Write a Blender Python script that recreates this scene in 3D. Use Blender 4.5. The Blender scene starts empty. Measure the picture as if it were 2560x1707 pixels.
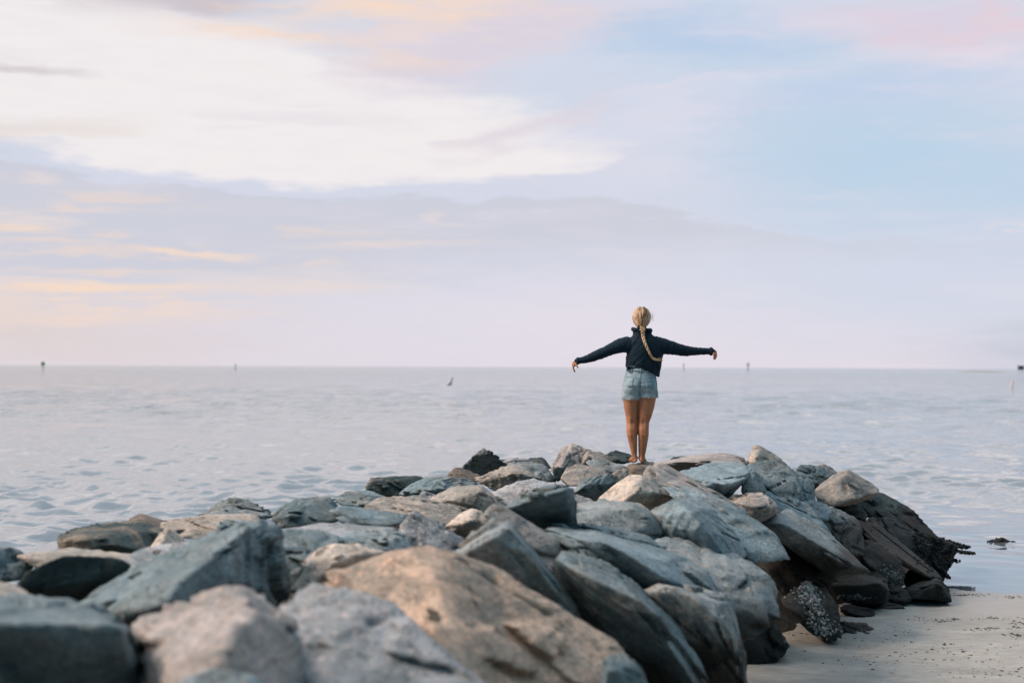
import bpy, bmesh, math, random
import numpy as np
from mathutils import Matrix, Vector
from mathutils.bvhtree import BVHTree

random.seed(7)
C = bpy.context.scene.collection
SC = bpy.context.scene
R = math.radians

# ------------------------------------------------------------------ camera
F = 3555.0                      # focal length in photograph pixels (50 mm on 36 mm)
CAM_Z = 2.5                     # eye height above the water
PITCH, ROLL = 1.02, -0.22
cam_d = bpy.data.cameras.new('camera')
cam_d.lens = 50.0; cam_d.sensor_width = 36.0
cam_d.clip_start = 0.1; cam_d.clip_end = 60000
cam_d.dof.use_dof = True; cam_d.dof.focus_distance = 15.2; cam_d.dof.aperture_fstop = 1.45
cam = bpy.data.objects.new('camera', cam_d)
C.objects.link(cam); SC.camera = cam
CM = Matrix.Rotation(R(90 + PITCH), 3, 'X') @ Matrix.Rotation(R(-ROLL), 3, 'Z')
cam.matrix_world = Matrix.Translation((0, 0, CAM_Z)) @ CM.to_4x4()

def P(px, py, D):
    """point at distance D (metres along +Y) seen at photograph pixel px, py"""
    v = CM @ Vector(((px - 1280) / F, -(py - 853.5) / F, -1))
    v *= D / v.y
    return Vector((v.x, v.y, v.z + CAM_Z))

# ------------------------------------------------------------------ node helpers
class NT:
    def __init__(s, nt): s.nt = nt; nt.nodes.clear()
    def n(s, t, **kw):
        o = s.nt.nodes.new(t)
        for k, v in kw.items(): setattr(o, k, v)
        return o
    def l(s, a, b): s.nt.links.new(a, b)
    def put(s, sock, v):
        if isinstance(v, bpy.types.NodeSocket): s.l(v, sock)
        elif v is not None: sock.default_value = v
    def m(s, op, a, b=None, c=None, clamp=False):
        o = s.n('ShaderNodeMath', operation=op, use_clamp=clamp)
        for i, v in enumerate((a, b, c)): s.put(o.inputs[i], v)
        return o.outputs[0]
    def vm(s, op, a, b=None):
        o = s.n('ShaderNodeVectorMath', operation=op)
        s.put(o.inputs[0], a)
        if b is not None: s.put(o.inputs[3] if op == 'SCALE' else o.inputs[1], b)
        return o.outputs[1] if op in ('LENGTH', 'DOT_PRODUCT', 'DISTANCE') else o.outputs[0]
    def mix(s, f, a, b, blend='MIX'):
        o = s.n('ShaderNodeMix', data_type='RGBA', blend_type=blend, clamp_factor=True)
        s.put(o.inputs[0], f)
        for i, v in ((6, a), (7, b)):
            if isinstance(v, (tuple, list)) and len(v) == 3: v = (*v, 1)
            s.put(o.inputs[i], v)
        return o.outputs[2]
    def mr(s, v, a, b, c=0.0, d=1.0, smooth=True):
        o = s.n('ShaderNodeMapRange', interpolation_type='SMOOTHSTEP' if smooth else 'LINEAR')
        s.put(o.inputs[0], v)
        for i, x in enumerate((a, b, c, d)): s.put(o.inputs[1 + i], x)
        return o.outputs[0]
    def noise(s, vec, scale, detail=4, rough=.55, dist=0.0):
        o = s.n('ShaderNodeTexNoise')
        s.put(o.inputs['Vector'], vec)
        o.inputs['Scale'].default_value = scale; o.inputs['Detail'].default_value = detail
        o.inputs['Roughness'].default_value = rough; o.inputs['Distortion'].default_value = dist
        return o
    def mapping(s, vec, loc=(0, 0, 0), rot=(0, 0, 0), scale=(1, 1, 1), t='POINT'):
        o = s.n('ShaderNodeMapping', vector_type=t)
        s.l(vec, o.inputs[0])
        o.inputs[1].default_value = loc; o.inputs[2].default_value = rot; o.inputs[3].default_value = scale
        return o.outputs[0]

def lin(c):
    return tuple(((x / 255) / 12.92 if x / 255 <= .04045 else ((x / 255 + .055) / 1.055) ** 2.4) for x in c)

# ------------------------------------------------------------------ world: dusk sky with thin cloud
SUN_EL, SUN_AZ = 42.0, -100.0       # azimuth measured from +Y (view direction) to +X
world = bpy.data.worlds.new('World'); SC.world = world; world.use_nodes = True
w = NT(world.node_tree)
g = w.n('ShaderNodeTexCoord').outputs['Generated']
sep = w.n('ShaderNodeSeparateXYZ'); w.l(g, sep.inputs[0])
x, y, z = sep.outputs
u = w.m('ARCTAN2', x, y)
v = w.m('ARCSINE', w.m('MAXIMUM', w.m('MINIMUM', z, .9999), -.9999))
comb = w.n('ShaderNodeCombineXYZ'); w.l(u, comb.inputs[0]); w.l(v, comb.inputs[1])
uv0 = comb.outputs[0]
# wispy warp, streaks run nearly level
sv = w.mapping(uv0, scale=(1, 5, 1))
wn = w.noise(sv, 6.0, 5, .6)
wn2 = w.noise(sv, 26.0, 4, .6)
sub = w.vm('SUBTRACT', wn.outputs['Color'], (.5, .5, .5))
sub2 = w.vm('SUBTRACT', wn2.outputs['Color'], (.5, .5, .5))
warp = w.vm('ADD', w.vm('MULTIPLY', sub, (.16, .045, 0)), w.vm('MULTIPLY', sub2, (.05, .012, 0)))
uv = w.vm('ADD', uv0, warp)
def ang(px, py): return ((px - 1280) / F, (917 - py) / F)
# base by elevation
vs = w.n('ShaderNodeSeparateXYZ'); w.l(uv, vs.inputs[0])
def ramp(fac, stops):
    r = w.n('ShaderNodeValToRGB'); w.put(r.inputs[0], fac)
    e = r.color_ramp.elements
    while len(e) < len(stops): e.new(.5)
    for i, (p_, c_) in enumerate(stops):
        e[i].position = p_; e[i].color = (*c_, 1)
    return r.outputs[0]
col = ramp(w.m('DIVIDE', w.m('ADD', vs.outputs[1], .05), 1.2), [
    (0.0, lin((226, 219, 228))), (.045, lin((231, 225, 235))), (.10, lin((222, 222, 236))),
    (.17, lin((214, 220, 236))), (.255, lin((214, 224, 240))), (.32, (1.6, 1.45, 1.45)), (.50, (1.05, 1.05, 1.12)), (.8, (.8, .88, 1.05))])
streak = w.mr(wn.outputs[0], .35, .7)
def blob(col, px, py, rx, ry, rot, c, op=1.0, edge=.35):
    a = ang(px, py)
    mp = w.mapping(uv, loc=(a[0], a[1], 0), rot=(0, 0, R(-rot)), scale=(rx / F, ry / F, 1), t='TEXTURE')
    L = w.vm('LENGTH', mp)
    f = w.mr(L, 1.0, edge, 0, op)
    return w.mix(f, col, lin(c))
def curve(pts):
    """elevation as a function of azimuth"""
    fc = w.n('ShaderNodeFloatCurve')
    w.l(w.m('ADD', w.m('MULTIPLY', vs.outputs[0], 1 / 1.0), .5), fc.inputs[1])
    cm = fc.mapping; cu = cm.curves[0]
    P_ = [(ang(a, b)[0] + .5, ang(a, b)[1] + .3) for a, b in pts]
    cu.points[0].location = P_[0]; cu.points[1].location = P_[-1]
    for q in P_[1:-1]: cu.points.new(*q)
    cm.update()
    return w.m('SUBTRACT', fc.outputs[0], .3)
def band(col, top, bot, st, sb, c, op=1.0):
    ft = w.mr(w.m('SUBTRACT', curve(top), vs.outputs[1]), 0, st / F)
    fb = w.mr(w.m('SUBTRACT', vs.outputs[1], curve(bot)), 0, sb / F)
    return w.mix(w.m('MULTIPLY', w.m('MULTIPLY', ft, fb), op), col, lin(c))
# blue openings to the right
col = blob(col, 2250, 420, 950, 330, 8, (186, 214, 236), .80, .0)
col = blob(col, 1720, 110, 420, 110, 4, (188, 210, 236), .9, .2)
col = blob(col, 2150, 250, 500, 90, -4, (196, 212, 238), .6, .1)
# pinkish low sky on the left, lilac haze low
col = blob(col, -300, 850, 1500, 170, 0, (228, 214, 212), .9, .1)
col = blob(col, 1500, 800, 900, 130, 0, (233, 227, 237), .8, .1)
col = blob(col, 2650, 860, 500, 140, 0, (196, 202, 218), .8, .1)
col = blob(col, 2200, 720, 800, 190, 0, (214, 221, 237), .85, .0)
# big grey-lilac bank on the left under the bright gap
col = band(col, [(-1900, 330), (0, 408), (330, 450), (620, 478), (1100, 492), (1400, 505), (1900, 560), (2900, 640)],
           [(-1900, 800), (0, 830), (600, 800), (1200, 740), (1700, 690), (2900, 690)], 14, 160, (209, 210, 222), .85)
# bright white gap
col = band(col, [(-1900, -300), (0, -80), (200, -60), (450, 20), (820, 90), (1080, 165), (1300, 235), (1600, 330), (1900, 420), (2900, 700)],
           [(-1900, 310), (0, 400), (330, 440), (620, 468), (1100, 482), (1350, 478), (1480, 440), (1650, 340), (2900, 200)], 110, 30, (248, 242, 242), 1.0)
col = blob(col, 0, 375, 480, 50, -8, (236, 226, 222), .8, .2)
col = blob(col, 60, 228, 240, 26, -2, (216, 208, 212), .8, .2)
col = blob(col, 1330, 330, 330, 55, -22, (228, 218, 226), .7, .1)
# cloud along the top edge
col = blob(col, 1250, 90, 560, 150, -14, (226, 217, 228), .95, .3)
col = blob(col, 840, 40, 360, 95, -12, (250, 224, 208), .75, .0)
col = blob(col, 1040, 110, 260, 55, -18, (246, 224, 214), .7, .0)
col = blob(col, 380, 18, 400, 85, 4, (208, 198, 203), .9, .1)
col = blob(col, 60, 0, 230, 32, 0, (212, 203, 208), .9, .3)
col = blob(col, 1650, 300, 420, 80, -12, (226, 226, 240), .7, .1)
col = blob(col, 1600, 410, 300, 130, -10, (226, 225, 238), .8, .0)
# pink patches high on the right, white wisps
col = blob(col, 2230, 90, 420, 75, 4, (226, 212, 228), .85, .0)
col = blob(col, 2440, 95, 180, 60, 22, (236, 212, 220), .6, .0)
col = blob(col, 2400, 176, 150, 20, 0, (232, 230, 242), .9, .2)
col = blob(col, 2540, 585, 120, 10, 0, (236, 224, 230), .9, .2)
col = blob(col, 1750, 232, 380, 16, -9, (228, 224, 238), .6, .1)
# warm streaks low on the left
for q in [(a, b, c * 1.35, d * 1.7, e) for a, b, c, d, e in [(90, 555, 190, 16, 0), (330, 600, 90, 6, 1), (130, 622, 190, 12, -1), (180, 650, 210, 10, -3), (40, 530, 120, 10, 0),
          (300, 690, 250, 10, -2), (700, 712, 330, 34, 1), (330, 738, 420, 17, 1), (60, 775, 160, 16, 0), (200, 802, 340, 18, -1),
          (980, 617, 230, 17, 0), (620, 632, 90, 7, 6), (160, 470, 70, 8, 0), (1060, 528, 40, 9, 0), (20, 697, 60, 8, 0)]]:
    col = blob(col, q[0], q[1], q[2], q[3], q[4], (251, 224, 206) if q[1] > 560 and q[0] < 500 else (244, 226, 218), .55, .0)
# fine streaks of thin cloud: warm low on the left, pale high on the right
def field(col, px, py, rx, ry, sc, stretch, lo, hi_, rot, c, op):
    a = ang(px, py)
    reg = w.mr(w.vm('LENGTH', w.mapping(uv0, loc=(a[0], a[1], 0), scale=(rx / F, ry / F, 1), t='TEXTURE')), 1.0, .3)
    nz = w.noise(w.mapping(w.vm('ADD', uv0, w.vm('SCALE', warp, .5)), rot=(0, 0, R(rot)), scale=(1, stretch, 1)), sc, 7, .62).outputs[0]
    return w.mix(w.m('MULTIPLY', w.m('MULTIPLY', reg, w.mr(nz, lo, hi_)), op), col, lin(c))
col = field(col, 100, 660, 1100, 230, 5.5, 13, .50, .66, 0, (253, 225, 204), .95)
col = field(col, 900, 60, 700, 170, 5, 8, .46, .66, 8, (252, 224, 206), .95)
col = field(col, 300, 0, 620, 110, 6, 7, .44, .62, 0, (206, 197, 204), .7)
col = field(col, 2100, 200, 1000, 330, 4.5, 6, .47, .68, 7, (229, 224, 238), .75)
col = field(col, 2350, 90, 420, 130, 6, 4, .45, .65, -12, (238, 210, 218), .7)
col = field(col, 1500, 560, 1300, 160, 4, 9, .48, .70, 0, (232, 226, 236), .6)
col = field(col, 500, 250, 900, 230, 4, 10, .52, .72, 0, (228, 222, 228), .5)
# soft general streakiness everywhere
col = w.mix(w.mr(wn.outputs[0], .52, .78, 0, .35), col, lin((236, 226, 236)))
col = w.mix(w.mr(wn2.outputs[0], .3, .75, 0, .10), col, lin((205, 208, 226)))
# the half of the sky away from the sunset is dimmer and bluer
dim = w.mr(w.m('ADD', y, w.m('MULTIPLY', x, -.35)), .40, -.35)
hi = w.mr(z, .36, .72)
col = w.mix(hi, col, (.80, .95, 1.10))
col = w.mix(w.m('MULTIPLY', dim, w.mr(z, 1.0, .5)), col, (.012, .150, .218))
sky = w.n('ShaderNodeTexSky', sky_type='NISHITA', sun_disc=False)
sky.sun_elevation = R(SUN_EL); sky.sun_rotation = R(SUN_AZ); sky.air_density = 1.0; sky.dust_density = 1.0
col = w.mix(.0, col, w.vm('SCALE', sky.outputs[0], .1))
bg = w.n('ShaderNodeBackground'); w.l(col, bg.inputs[0]); bg.inputs[1].default_value = 1.0
# a little of the clear physical sky behind the cloud
bg2 = w.n('ShaderNodeBackground'); w.l(sky.outputs[0], bg2.inputs[0]); bg2.inputs[1].default_value = .05
ms = w.n('ShaderNodeMixShader'); ms.inputs[0].default_value = .06
w.l(bg.outputs[0], ms.inputs[1]); w.l(bg2.outputs[0], ms.inputs[2])
out = w.n('ShaderNodeOutputWorld'); w.l(ms.outputs[0], out.inputs[0])

sun_d = bpy.data.lights.new('sun', 'SUN'); sun_d.energy = 4.0; sun_d.angle = R(24); sun_d.color = (1.0, .80, .66)
sun = bpy.data.objects.new('sun', sun_d); C.objects.link(sun)
sdir = Vector((math.sin(R(SUN_AZ)) * math.cos(R(SUN_EL)), math.cos(R(SUN_AZ)) * math.cos(R(SUN_EL)), math.sin(R(SUN_EL))))
sun.rotation_euler = sdir.to_track_quat('Z', 'Y').to_euler()

SC.view_settings.view_transform = 'Standard'; SC.view_settings.look = 'None'
SC.view_settings.exposure = 0.0; SC.view_settings.gamma = 1.0
SC.view_settings.use_curve_mapping = False
SC.cycles.max_bounces = 5; SC.cycles.diffuse_bounces = 3; SC.cycles.glossy_bounces = 3
SC.cycles.transmission_bounces = 2

# ------------------------------------------------------------------ helpers for things
def tag(o, label=None, cat=None, group=None, kind=None):
    if label: o['label'] = label
    if cat: o['category'] = cat
    if group: o['group'] = group
    if kind: o['kind'] = kind
    return o
def mesh_obj(name, V, Fc, mat=None, parent=None, smooth=True):
    me = bpy.data.meshes.new(name)
    V = np.asarray(V, dtype=np.float32)
    if isinstance(Fc, np.ndarray):
        k = Fc.shape[1]
        me.vertices.add(len(V)); me.vertices.foreach_set('co', V.ravel())
        me.loops.add(Fc.size); me.loops.foreach_set('vertex_index', Fc.ravel().astype(np.int32))
        me.polygons.add(len(Fc)); me.polygons.foreach_set('loop_start', np.arange(len(Fc), dtype=np.int32) * k)
        me.update(calc_edges=True)
    else:
        me.from_pydata([tuple(q) for q in V], [], Fc); me.update()
    if smooth: me.polygons.foreach_set('use_smooth', [True] * len(me.polygons))
    if mat: me.materials.append(mat)
    o = bpy.data.objects.new(name, me); C.objects.link(o)
    if parent: o.parent = parent
    return o
def empty(name, loc, rz=0):
    o = bpy.data.objects.new(name, None); C.objects.link(o); o.location = loc; o.rotation_euler.z = rz
    o.empty_display_size = .2
    return o

# numpy gradient noise
_rng = np.random.RandomState(3)
_perm = _rng.permutation(256); _perm = np.concatenate([_perm, _perm, _perm])
_g = _rng.normal(size=(256, 3)); _g /= np.linalg.norm(_g, axis=1)[:, None]
def pnoise(p):
    p = np.asarray(p, dtype=np.float64)
    i = np.floor(p).astype(np.int64); f = p - i; i &= 255
    t = f * f * f * (f * (f * 6 - 15) + 10)
    def gr(dx, dy, dz):
        h = _perm[_perm[_perm[i[:, 0] + dx] + i[:, 1] + dy] + i[:, 2] + dz]
        return ((f - (dx, dy, dz)) * _g[h]).sum(1)
    a = gr(0, 0, 0) * (1 - t[:, 0]) + gr(1, 0, 0) * t[:, 0]
    b = gr(0, 1, 0) * (1 - t[:, 0]) + gr(1, 1, 0) * t[:, 0]
    c = gr(0, 0, 1) * (1 - t[:, 0]) + gr(1, 0, 1) * t[:, 0]
    d = gr(0, 1, 1) * (1 - t[:, 0]) + gr(1, 1, 1) * t[:, 0]
    a = a * (1 - t[:, 1]) + b * t[:, 1]; c = c * (1 - t[:, 1]) + d * t[:, 1]
    return (a * (1 - t[:, 2]) + c * t[:, 2]) * 1.6
def fbm(p, octv=3, gain=.5):
    s = 0; a = 1
    for k in range(octv):
        s = s + a * pnoise(p * 2 ** k + 17.3 * k); a *= gain
    return s
def ridged(p, octv=3):
    s = 0; a = 1
    for k in range(octv):
        s = s + a * (1 - 2 * np.abs(pnoise(p * 2 ** k + 9.1 * k))); a *= .5
    return s

# ------------------------------------------------------------------ materials
def principled(n, color, rough, spec=.5):
    b = n.n('ShaderNodeBsdfPrincipled')
    n.put(b.inputs['Base Color'], (*color, 1) if isinstance(color, tuple) else color)
    n.put(b.inputs['Roughness'], rough); n.put(b.inputs['Specular IOR Level'], spec)
    o = n.n('ShaderNodeOutputMaterial'); n.l(b.outputs[0], o.inputs[0])
    return b
def bump(n, h, strength, dist):
    b = n.n('ShaderNodeBump'); n.put(b.inputs['Height'], h)
    n.put(b.inputs['Strength'], strength); b.inputs['Distance'].default_value = dist
    return b.outputs[0]
def new_mat(name):
    m = bpy.data.materials.new(name); m.use_nodes = True
    return m, NT(m.node_tree)

def make_rock_mat():
    m, n = new_mat('rock')
    geo = n.n('ShaderNodeNewGeometry').outputs['Position']
    oi = n.n('ShaderNodeObjectInfo')
    off = n.vm('SCALE', (13.7, 7.1, 31.3), n.m('MULTIPLY', oi.outputs['Random'], 9.0))
    p = n.vm('ADD', geo, off)
    base = oi.outputs['Color']; rust = oi.outputs['Alpha']
    n1 = n.noise(p, 1.6, 5, .6, .6).outputs[0]
    n2 = n.noise(p, 9.0, 8, .65, .3).outputs[0]
    n3 = n.noise(p, 45.0, 4, .7).outputs[0]
    n4 = n.noise(n.vm('ADD', p, (5, 9, 2)), 2.3, 6, .65, 1.0).outputs[0]
    n5 = n.noise(n.vm('ADD', p, (15, 3, 22)), 22, 5, .7).outputs[0]
    c = n.vm('SCALE', base, n.mr(n1, .3, .7, .82, 1.16))
    c = n.vm('SCALE', c, n.mr(n2, .3, .72, .80, 1.17))
    # weathered tan / iron staining, teal-grey lichen film
    c = n.mix(n.m('MULTIPLY', n.mr(n4, .46, .64), n.m('MULTIPLY', rust, .7)), c, (.44, .34, .26))
    c = n.mix(n.mr(n1, .55, .35, 0, .35), c, (.10, .16, .17))
    # mineral grains
    c = n.mix(n.mr(n3, .56, .64, 0, .75), c, n.vm('MULTIPLY', base, (.2, .26, .28)))
    c = n.mix(n.mr(n5, .56, .66, 0, .6), c, n.vm('MULTIPLY', base, (1.9, 1.45, 1.25)))
    c = n.mix(n.mr(n5, .42, .34, 0, .7), c, n.vm('MULTIPLY', base, (.2, .33, .36)))
    # darker seams
    sm = n.noise(n.mapping(p, rot=(.5, .7, .2), scale=(1, 1, 5)), 2.6, 6, .7, .8).outputs[0]
    seam = n.mr(n.m('ABSOLUTE', n.m('SUBTRACT', sm, .5)), .0, .018, .65, 0)
    c = n.mix(n.m('MULTIPLY', seam, n.mr(n4, .45, .6)), c, (.04, .05, .052))
    # tide stain: brown algae film over black weed line, ragged edge
    zz = n.n('ShaderNodeSeparateXYZ'); n.l(geo, zz.inputs[0])
    h = n.m('ADD', zz.outputs[2], n.m('MULTIPLY', n.m('SUBTRACT', n1, .5), .55))
    h = n.m('ADD', h, n.m('MULTIPLY', n.m('SUBTRACT', n2, .5), .16))
    t1 = n.mr(h, .98, .80)
    t2 = n.mr(h, .52, .22)
    c = n.mix(n.m('MULTIPLY', t1, .92), c, n.vm('SCALE', n.mix(n2, (.013, .018, .019), (.080, .066, .056)), n.m('ADD', .35, n.m('MULTIPLY', rust, 1.1))))
    c = n.mix(n.m('MULTIPLY', t2, .85), c, (.009, .013, .014))
    rough = n.mr(t1, 0, 1, .85, .68)
    b = principled(n, c, rough, .25)
    hh = n.m('ADD', n.m('MULTIPLY', n2, 1.0), n.m('MULTIPLY', n3, .28))
    hh = n.m('ADD', hh, n.m('MULTIPLY', n5, .4))
    hh = n.m('SUBTRACT', hh, n.m('MULTIPLY', seam, .35))
    n.l(bump(n, hh, .6, .045), b.inputs['Normal'])
    return m
ROCK = make_rock_mat()

# ------------------------------------------------------------------ the jetty's bed
D_T = np.array([-6, 3, 6, 9, 11.3, 12.3, 13.2, 14.5, 15.9, 17.5, 19.5, 21])
R_T = np.array([1.3, 1.5, 1.6, 1.7, 1.84, 2.3, 3.2, 3.7, 4.7, 5.6, 6.2, 5.6])
L_T = np.array([-4.6, -4.6, -4.6, -4.6, -4.3, -4.2, -4.0, -3.5, -2.6, -1.6, -.4, 1.0])
def mound(X, D):
    xr = np.interp(D, D_T, R_T); xl = np.interp(D, D_T, L_T)
    crest = 1.0 - np.clip((D - 17.0) * .5, 0, 3)
    zr = (xr - X) * .72 - .35
    zl = (X - xl) * .55 - .2
    return np.minimum(np.minimum(crest - .10 * np.clip(-1 - X, 0, 4), zr), zl)
def grid(name, xs, ys, zf, mat):
    X, Y = np.meshgrid(xs, ys)
    V = np.stack([X.ravel(), Y.ravel(), zf(X, Y).ravel()], 1)
    nx, ny = len(xs), len(ys)
    i = (np.arange(ny - 1)[:, None] * nx + np.arange(nx - 1)[None]).ravel()
    return mesh_obj(name, V, np.stack([i, i + 1, i + 1 + nx, i + nx], 1), mat)
def bed_z(X, Y):
    p = np.stack([X.ravel(), Y.ravel(), np.zeros(X.size)], 1)
    r = (ridged(p * 1.3, 4) * .07 + pnoise(p * 2.7) * .06).reshape(X.shape)
    return np.maximum(mound(X, Y) - .10 + r, -1.2)
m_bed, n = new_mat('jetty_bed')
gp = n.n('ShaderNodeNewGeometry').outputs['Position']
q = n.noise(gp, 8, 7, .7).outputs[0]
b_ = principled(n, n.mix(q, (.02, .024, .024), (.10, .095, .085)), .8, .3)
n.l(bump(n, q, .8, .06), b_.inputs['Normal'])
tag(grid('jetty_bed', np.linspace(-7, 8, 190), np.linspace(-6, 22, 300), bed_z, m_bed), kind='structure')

# ------------------------------------------------------------------ sand
def sand_z(X, Y):
    p = np.stack([X.ravel(), Y.ravel(), np.zeros(X.size)], 1)
    r = fbm(p * (.9, 1.4, 1), 3) * .016 + np.abs(pnoise(p * (2.2, 5, 1))) * -.012 + fbm(p * (7, 11, 1), 2) * .004
    base = (15.85 + .05 * (X - 4) - Y) * .022
    base = np.where(base > .12, .12 + (base - .12) * .3, base)
    foot = np.exp(-((mound(X, Y) + .25) / .35) ** 2) * .05
    fade = np.clip((16.6 - Y) / 2.0, .12, 1)
    fade = np.where(Y > 30, 0, fade)
    return base + foot * fade + r.reshape(X.shape) * fade - np.clip(Y - 24, 0, 20) * .08
m_sand, n = new_mat('wet_sand')
gp = n.n('ShaderNodeNewGeometry').outputs['Position']
st = n.mapping(gp, scale=(1, 2.6, 1))
a1 = n.noise(st, .8, 5, .6).outputs[0]
a2 = n.noise(st, 7, 6, .7).outputs[0]
a3 = n.noise(gp, 180, 3, .7).outputs[0]
c_ = n.mix(n.mr(a1, .35, .65), (.275, .267, .248), (.345, .334, .31))
c_ = n.vm('SCALE', c_, n.mr(a2, .3, .7, .82, 1.14))
c_ = n.mix(n.mr(a2, .64, .74, 0, .8), c_, (.06, .055, .045))
c_ = n.mix(n.mr(a3, .60, .75, 0, .5), c_, (.10, .09, .08))
zz = n.n('ShaderNodeSeparateXYZ'); n.l(gp, zz.inputs[0])
wetf = n.mr(n.m('ADD', zz.outputs[2], n.m('MULTIPLY', n.m('SUBTRACT', a1, .5), .05)), .045, .012)
c_ = n.mix(wetf, c_, (.27, .25, .22))
b_ = principled(n, c_, n.mr(wetf, 0, 1, .75, .32), .4)
n.l(bump(n, n.m('ADD', a2, n.m('MULTIPLY', a3, .35)), .55, .012), b_.inputs['Normal'])
sx = np.concatenate([np.linspace(0.5, 9, 260), np.linspace(9.2, 20, 40), np.linspace(21, 70, 15)])
sy = np.concatenate([np.linspace(-20, 8, 25), np.linspace(8.1, 17.5, 300), np.linspace(18, 44, 30)])
tag(grid('sand', sx, sy, sand_z, m_sand), kind='structure')

# ------------------------------------------------------------------ sea: one sheet out to the horizon
th_in = np.linspace(R(-23.5), R(23.5), 500)
th = np.concatenate([np.linspace(R(-180), R(-24), 50), th_in, np.linspace(R(24), R(180), 50)])
rows_ = [14.05]
while rows_[-1] < 320: rows_.append(rows_[-1] * (1 + .0027 + .0065 * min(1, max(0, (rows_[-1] - 22) / 130))))
rows_ = np.array(rows_)
rr = np.concatenate([[.5, 3, 6], np.linspace(8, 14, 40), rows_, rows_[-1] * np.exp(np.arange(1, 31) * .142)])
spc = np.gradient(rr)
TH, RR = np.meshgrid(th, rr)
X, Y = np.sin(TH) * RR, np.cos(TH) * RR
rng = np.random.RandomState(11)
H = np.zeros(X.shape); DX = np.zeros(X.shape); DY = np.zeros(X.shape)
wind = R(205)                       # waves run towards the camera, a little to the left
for k in range(90):
    lam = .20 * (1.45 / .20) ** rng.rand()
    ang_ = wind + rng.normal() * .62
    kk = 2 * math.pi / lam
    amp = .0025 * lam ** .92
    # spacing of the sheet limits the waves it can carry
    lim = np.clip((lam / np.maximum(spc[:, None], 1e-3) - 2.5) / 6, 0, 1)
    ph = kk * (X * math.sin(ang_) + Y * math.cos(ang_)) + rng.rand() * 6.28
    g1, g2, g3, g4 = rng.rand(4)
    gate = .80 + .62 * np.sin(X * (.2 + 1.1 * g1) + Y * (g4 - .5) * .8 + g2 * 6) * np.sin(Y * (.15 + .6 * g3) + X * (g2 - .5) * .5 + g4 * 6)
    a = amp * lim * gate
    H += a * np.cos(ph)
    DX -= .62 * a * math.sin(ang_) * np.sin(ph); DY -= .62 * a * math.cos(ang_) * np.sin(ph)
for k in range(46):                 # longer chop that carries the texture farther out
    lam = 1.5 * (7.5 / 1.5) ** rng.rand()
    ang_ = wind + rng.normal() * .5; kk = 2 * math.pi / lam
    lim = np.clip((lam / np.maximum(spc[:, None], 1e-3) - 2.2) / 4, 0, 1) * np.clip((RR - 26) / 60, 0, 1)
    ph = kk * (X * math.sin(ang_) + Y * math.cos(ang_)) + rng.rand() * 6.28
    g1, g2, g3, g4 = rng.rand(4)
    gate = .7 + .8 * np.sin(X * (.1 + .5 * g1) + g2 * 6) * np.sin(Y * (.05 + .2 * g3) + X * (g2 - .5) * .3 + g4 * 6)
    a = .00135 * lam ** .95 * lim * gate
    H += a * np.cos(ph); DX -= .62 * a * math.sin(ang_) * np.sin(ph); DY -= .62 * a * math.cos(ang_) * np.sin(ph)
# calm behind the jetty and at the shore
calm = 1 - .90 / (1 + np.exp((Y - 27 + np.clip(4.5 - X, 0, 30) * 3.0) * .45)) * (X > 0)
calm = np.where((X > 2) & (Y < 19), .05, calm)
calm = calm * np.clip((900 - RR) / 600, 0, 1)
gain = 4.1
print('slope rms', gain * float(np.std(np.diff(H[200:400, 200:400], axis=0) / np.diff(Y[200:400, 200:400], axis=0))))
H *= calm * gain; DX *= calm * gain; DY *= calm * gain
V = np.stack([(X + DX).ravel(), (Y + DY).ravel(), H.ravel()], 1)
ny, nx = X.shape
i = (np.arange(ny - 1)[:, None] * nx + np.arange(nx - 1)[None]).ravel()
m_sea, n = new_mat('sea_water')
gp = n.n('ShaderNodeNewGeometry').outputs['Position']
ln = n.vm('LENGTH', gp)
r1 = n.noise(n.mapping(gp, rot=(0, 0, .35), scale=(1, 2.2, 1)), 3.2, 4, .6, .3).outputs[0]
r2 = n.noise(n.mapping(gp, rot=(0, 0, -.2), scale=(1, 1.7, 1)), .55, 6, .62, .4).outputs[0]
zs = n.n('ShaderNodeSeparateXYZ'); n.l(gp, zs.inputs[0])
shore = n.m('MULTIPLY', n.mr(zs.outputs[1], 27, 19), n.mr(zs.outputs[0], 1, 3.5))
near = n.mr(ln, 20, 110, 1, 0)
r3 = n.noise(n.mapping(gp, rot=(0, 0, .15), scale=(1, 1.9, 1)), 1.3, 3, .55, .4).outputs[0]
hgt = n.m('ADD', n.m('MULTIPLY', r1, n.m('MULTIPLY', near, .016)), n.m('MULTIPLY', r2, n.mr(ln, 60, 260, .02, .26)))
hgt = n.m('ADD', hgt, n.m('MULTIPLY', r3, n.mr(ln, 30, 120, .01, .26)))
paw = n.noise(n.mapping(gp, rot=(0, 0, -.1), scale=(1, .35, 1)), .55, 4, .65, .5).outputs[0]
hgt = n.m('MULTIPLY', hgt, n.mr(paw, .36, .64, .3, 1.7))
hgt = n.m('MULTIPLY', hgt, n.mr(shore, 0, 1, 1, .10))
b_ = principled(n, (.22, .25, .27), n.mr(ln, 30, 600, .05, .12), .8)
b_.inputs['IOR'].default_value = 1.9; b_.inputs['Metallic'].default_value = .50
n.l(bump(n, hgt, .8, 1.0), b_.inputs['Normal'])
tag(mesh_obj('sea', V, np.stack([i, i + 1, i + 1 + nx, i + nx], 1), m_sea), kind='structure')

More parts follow.
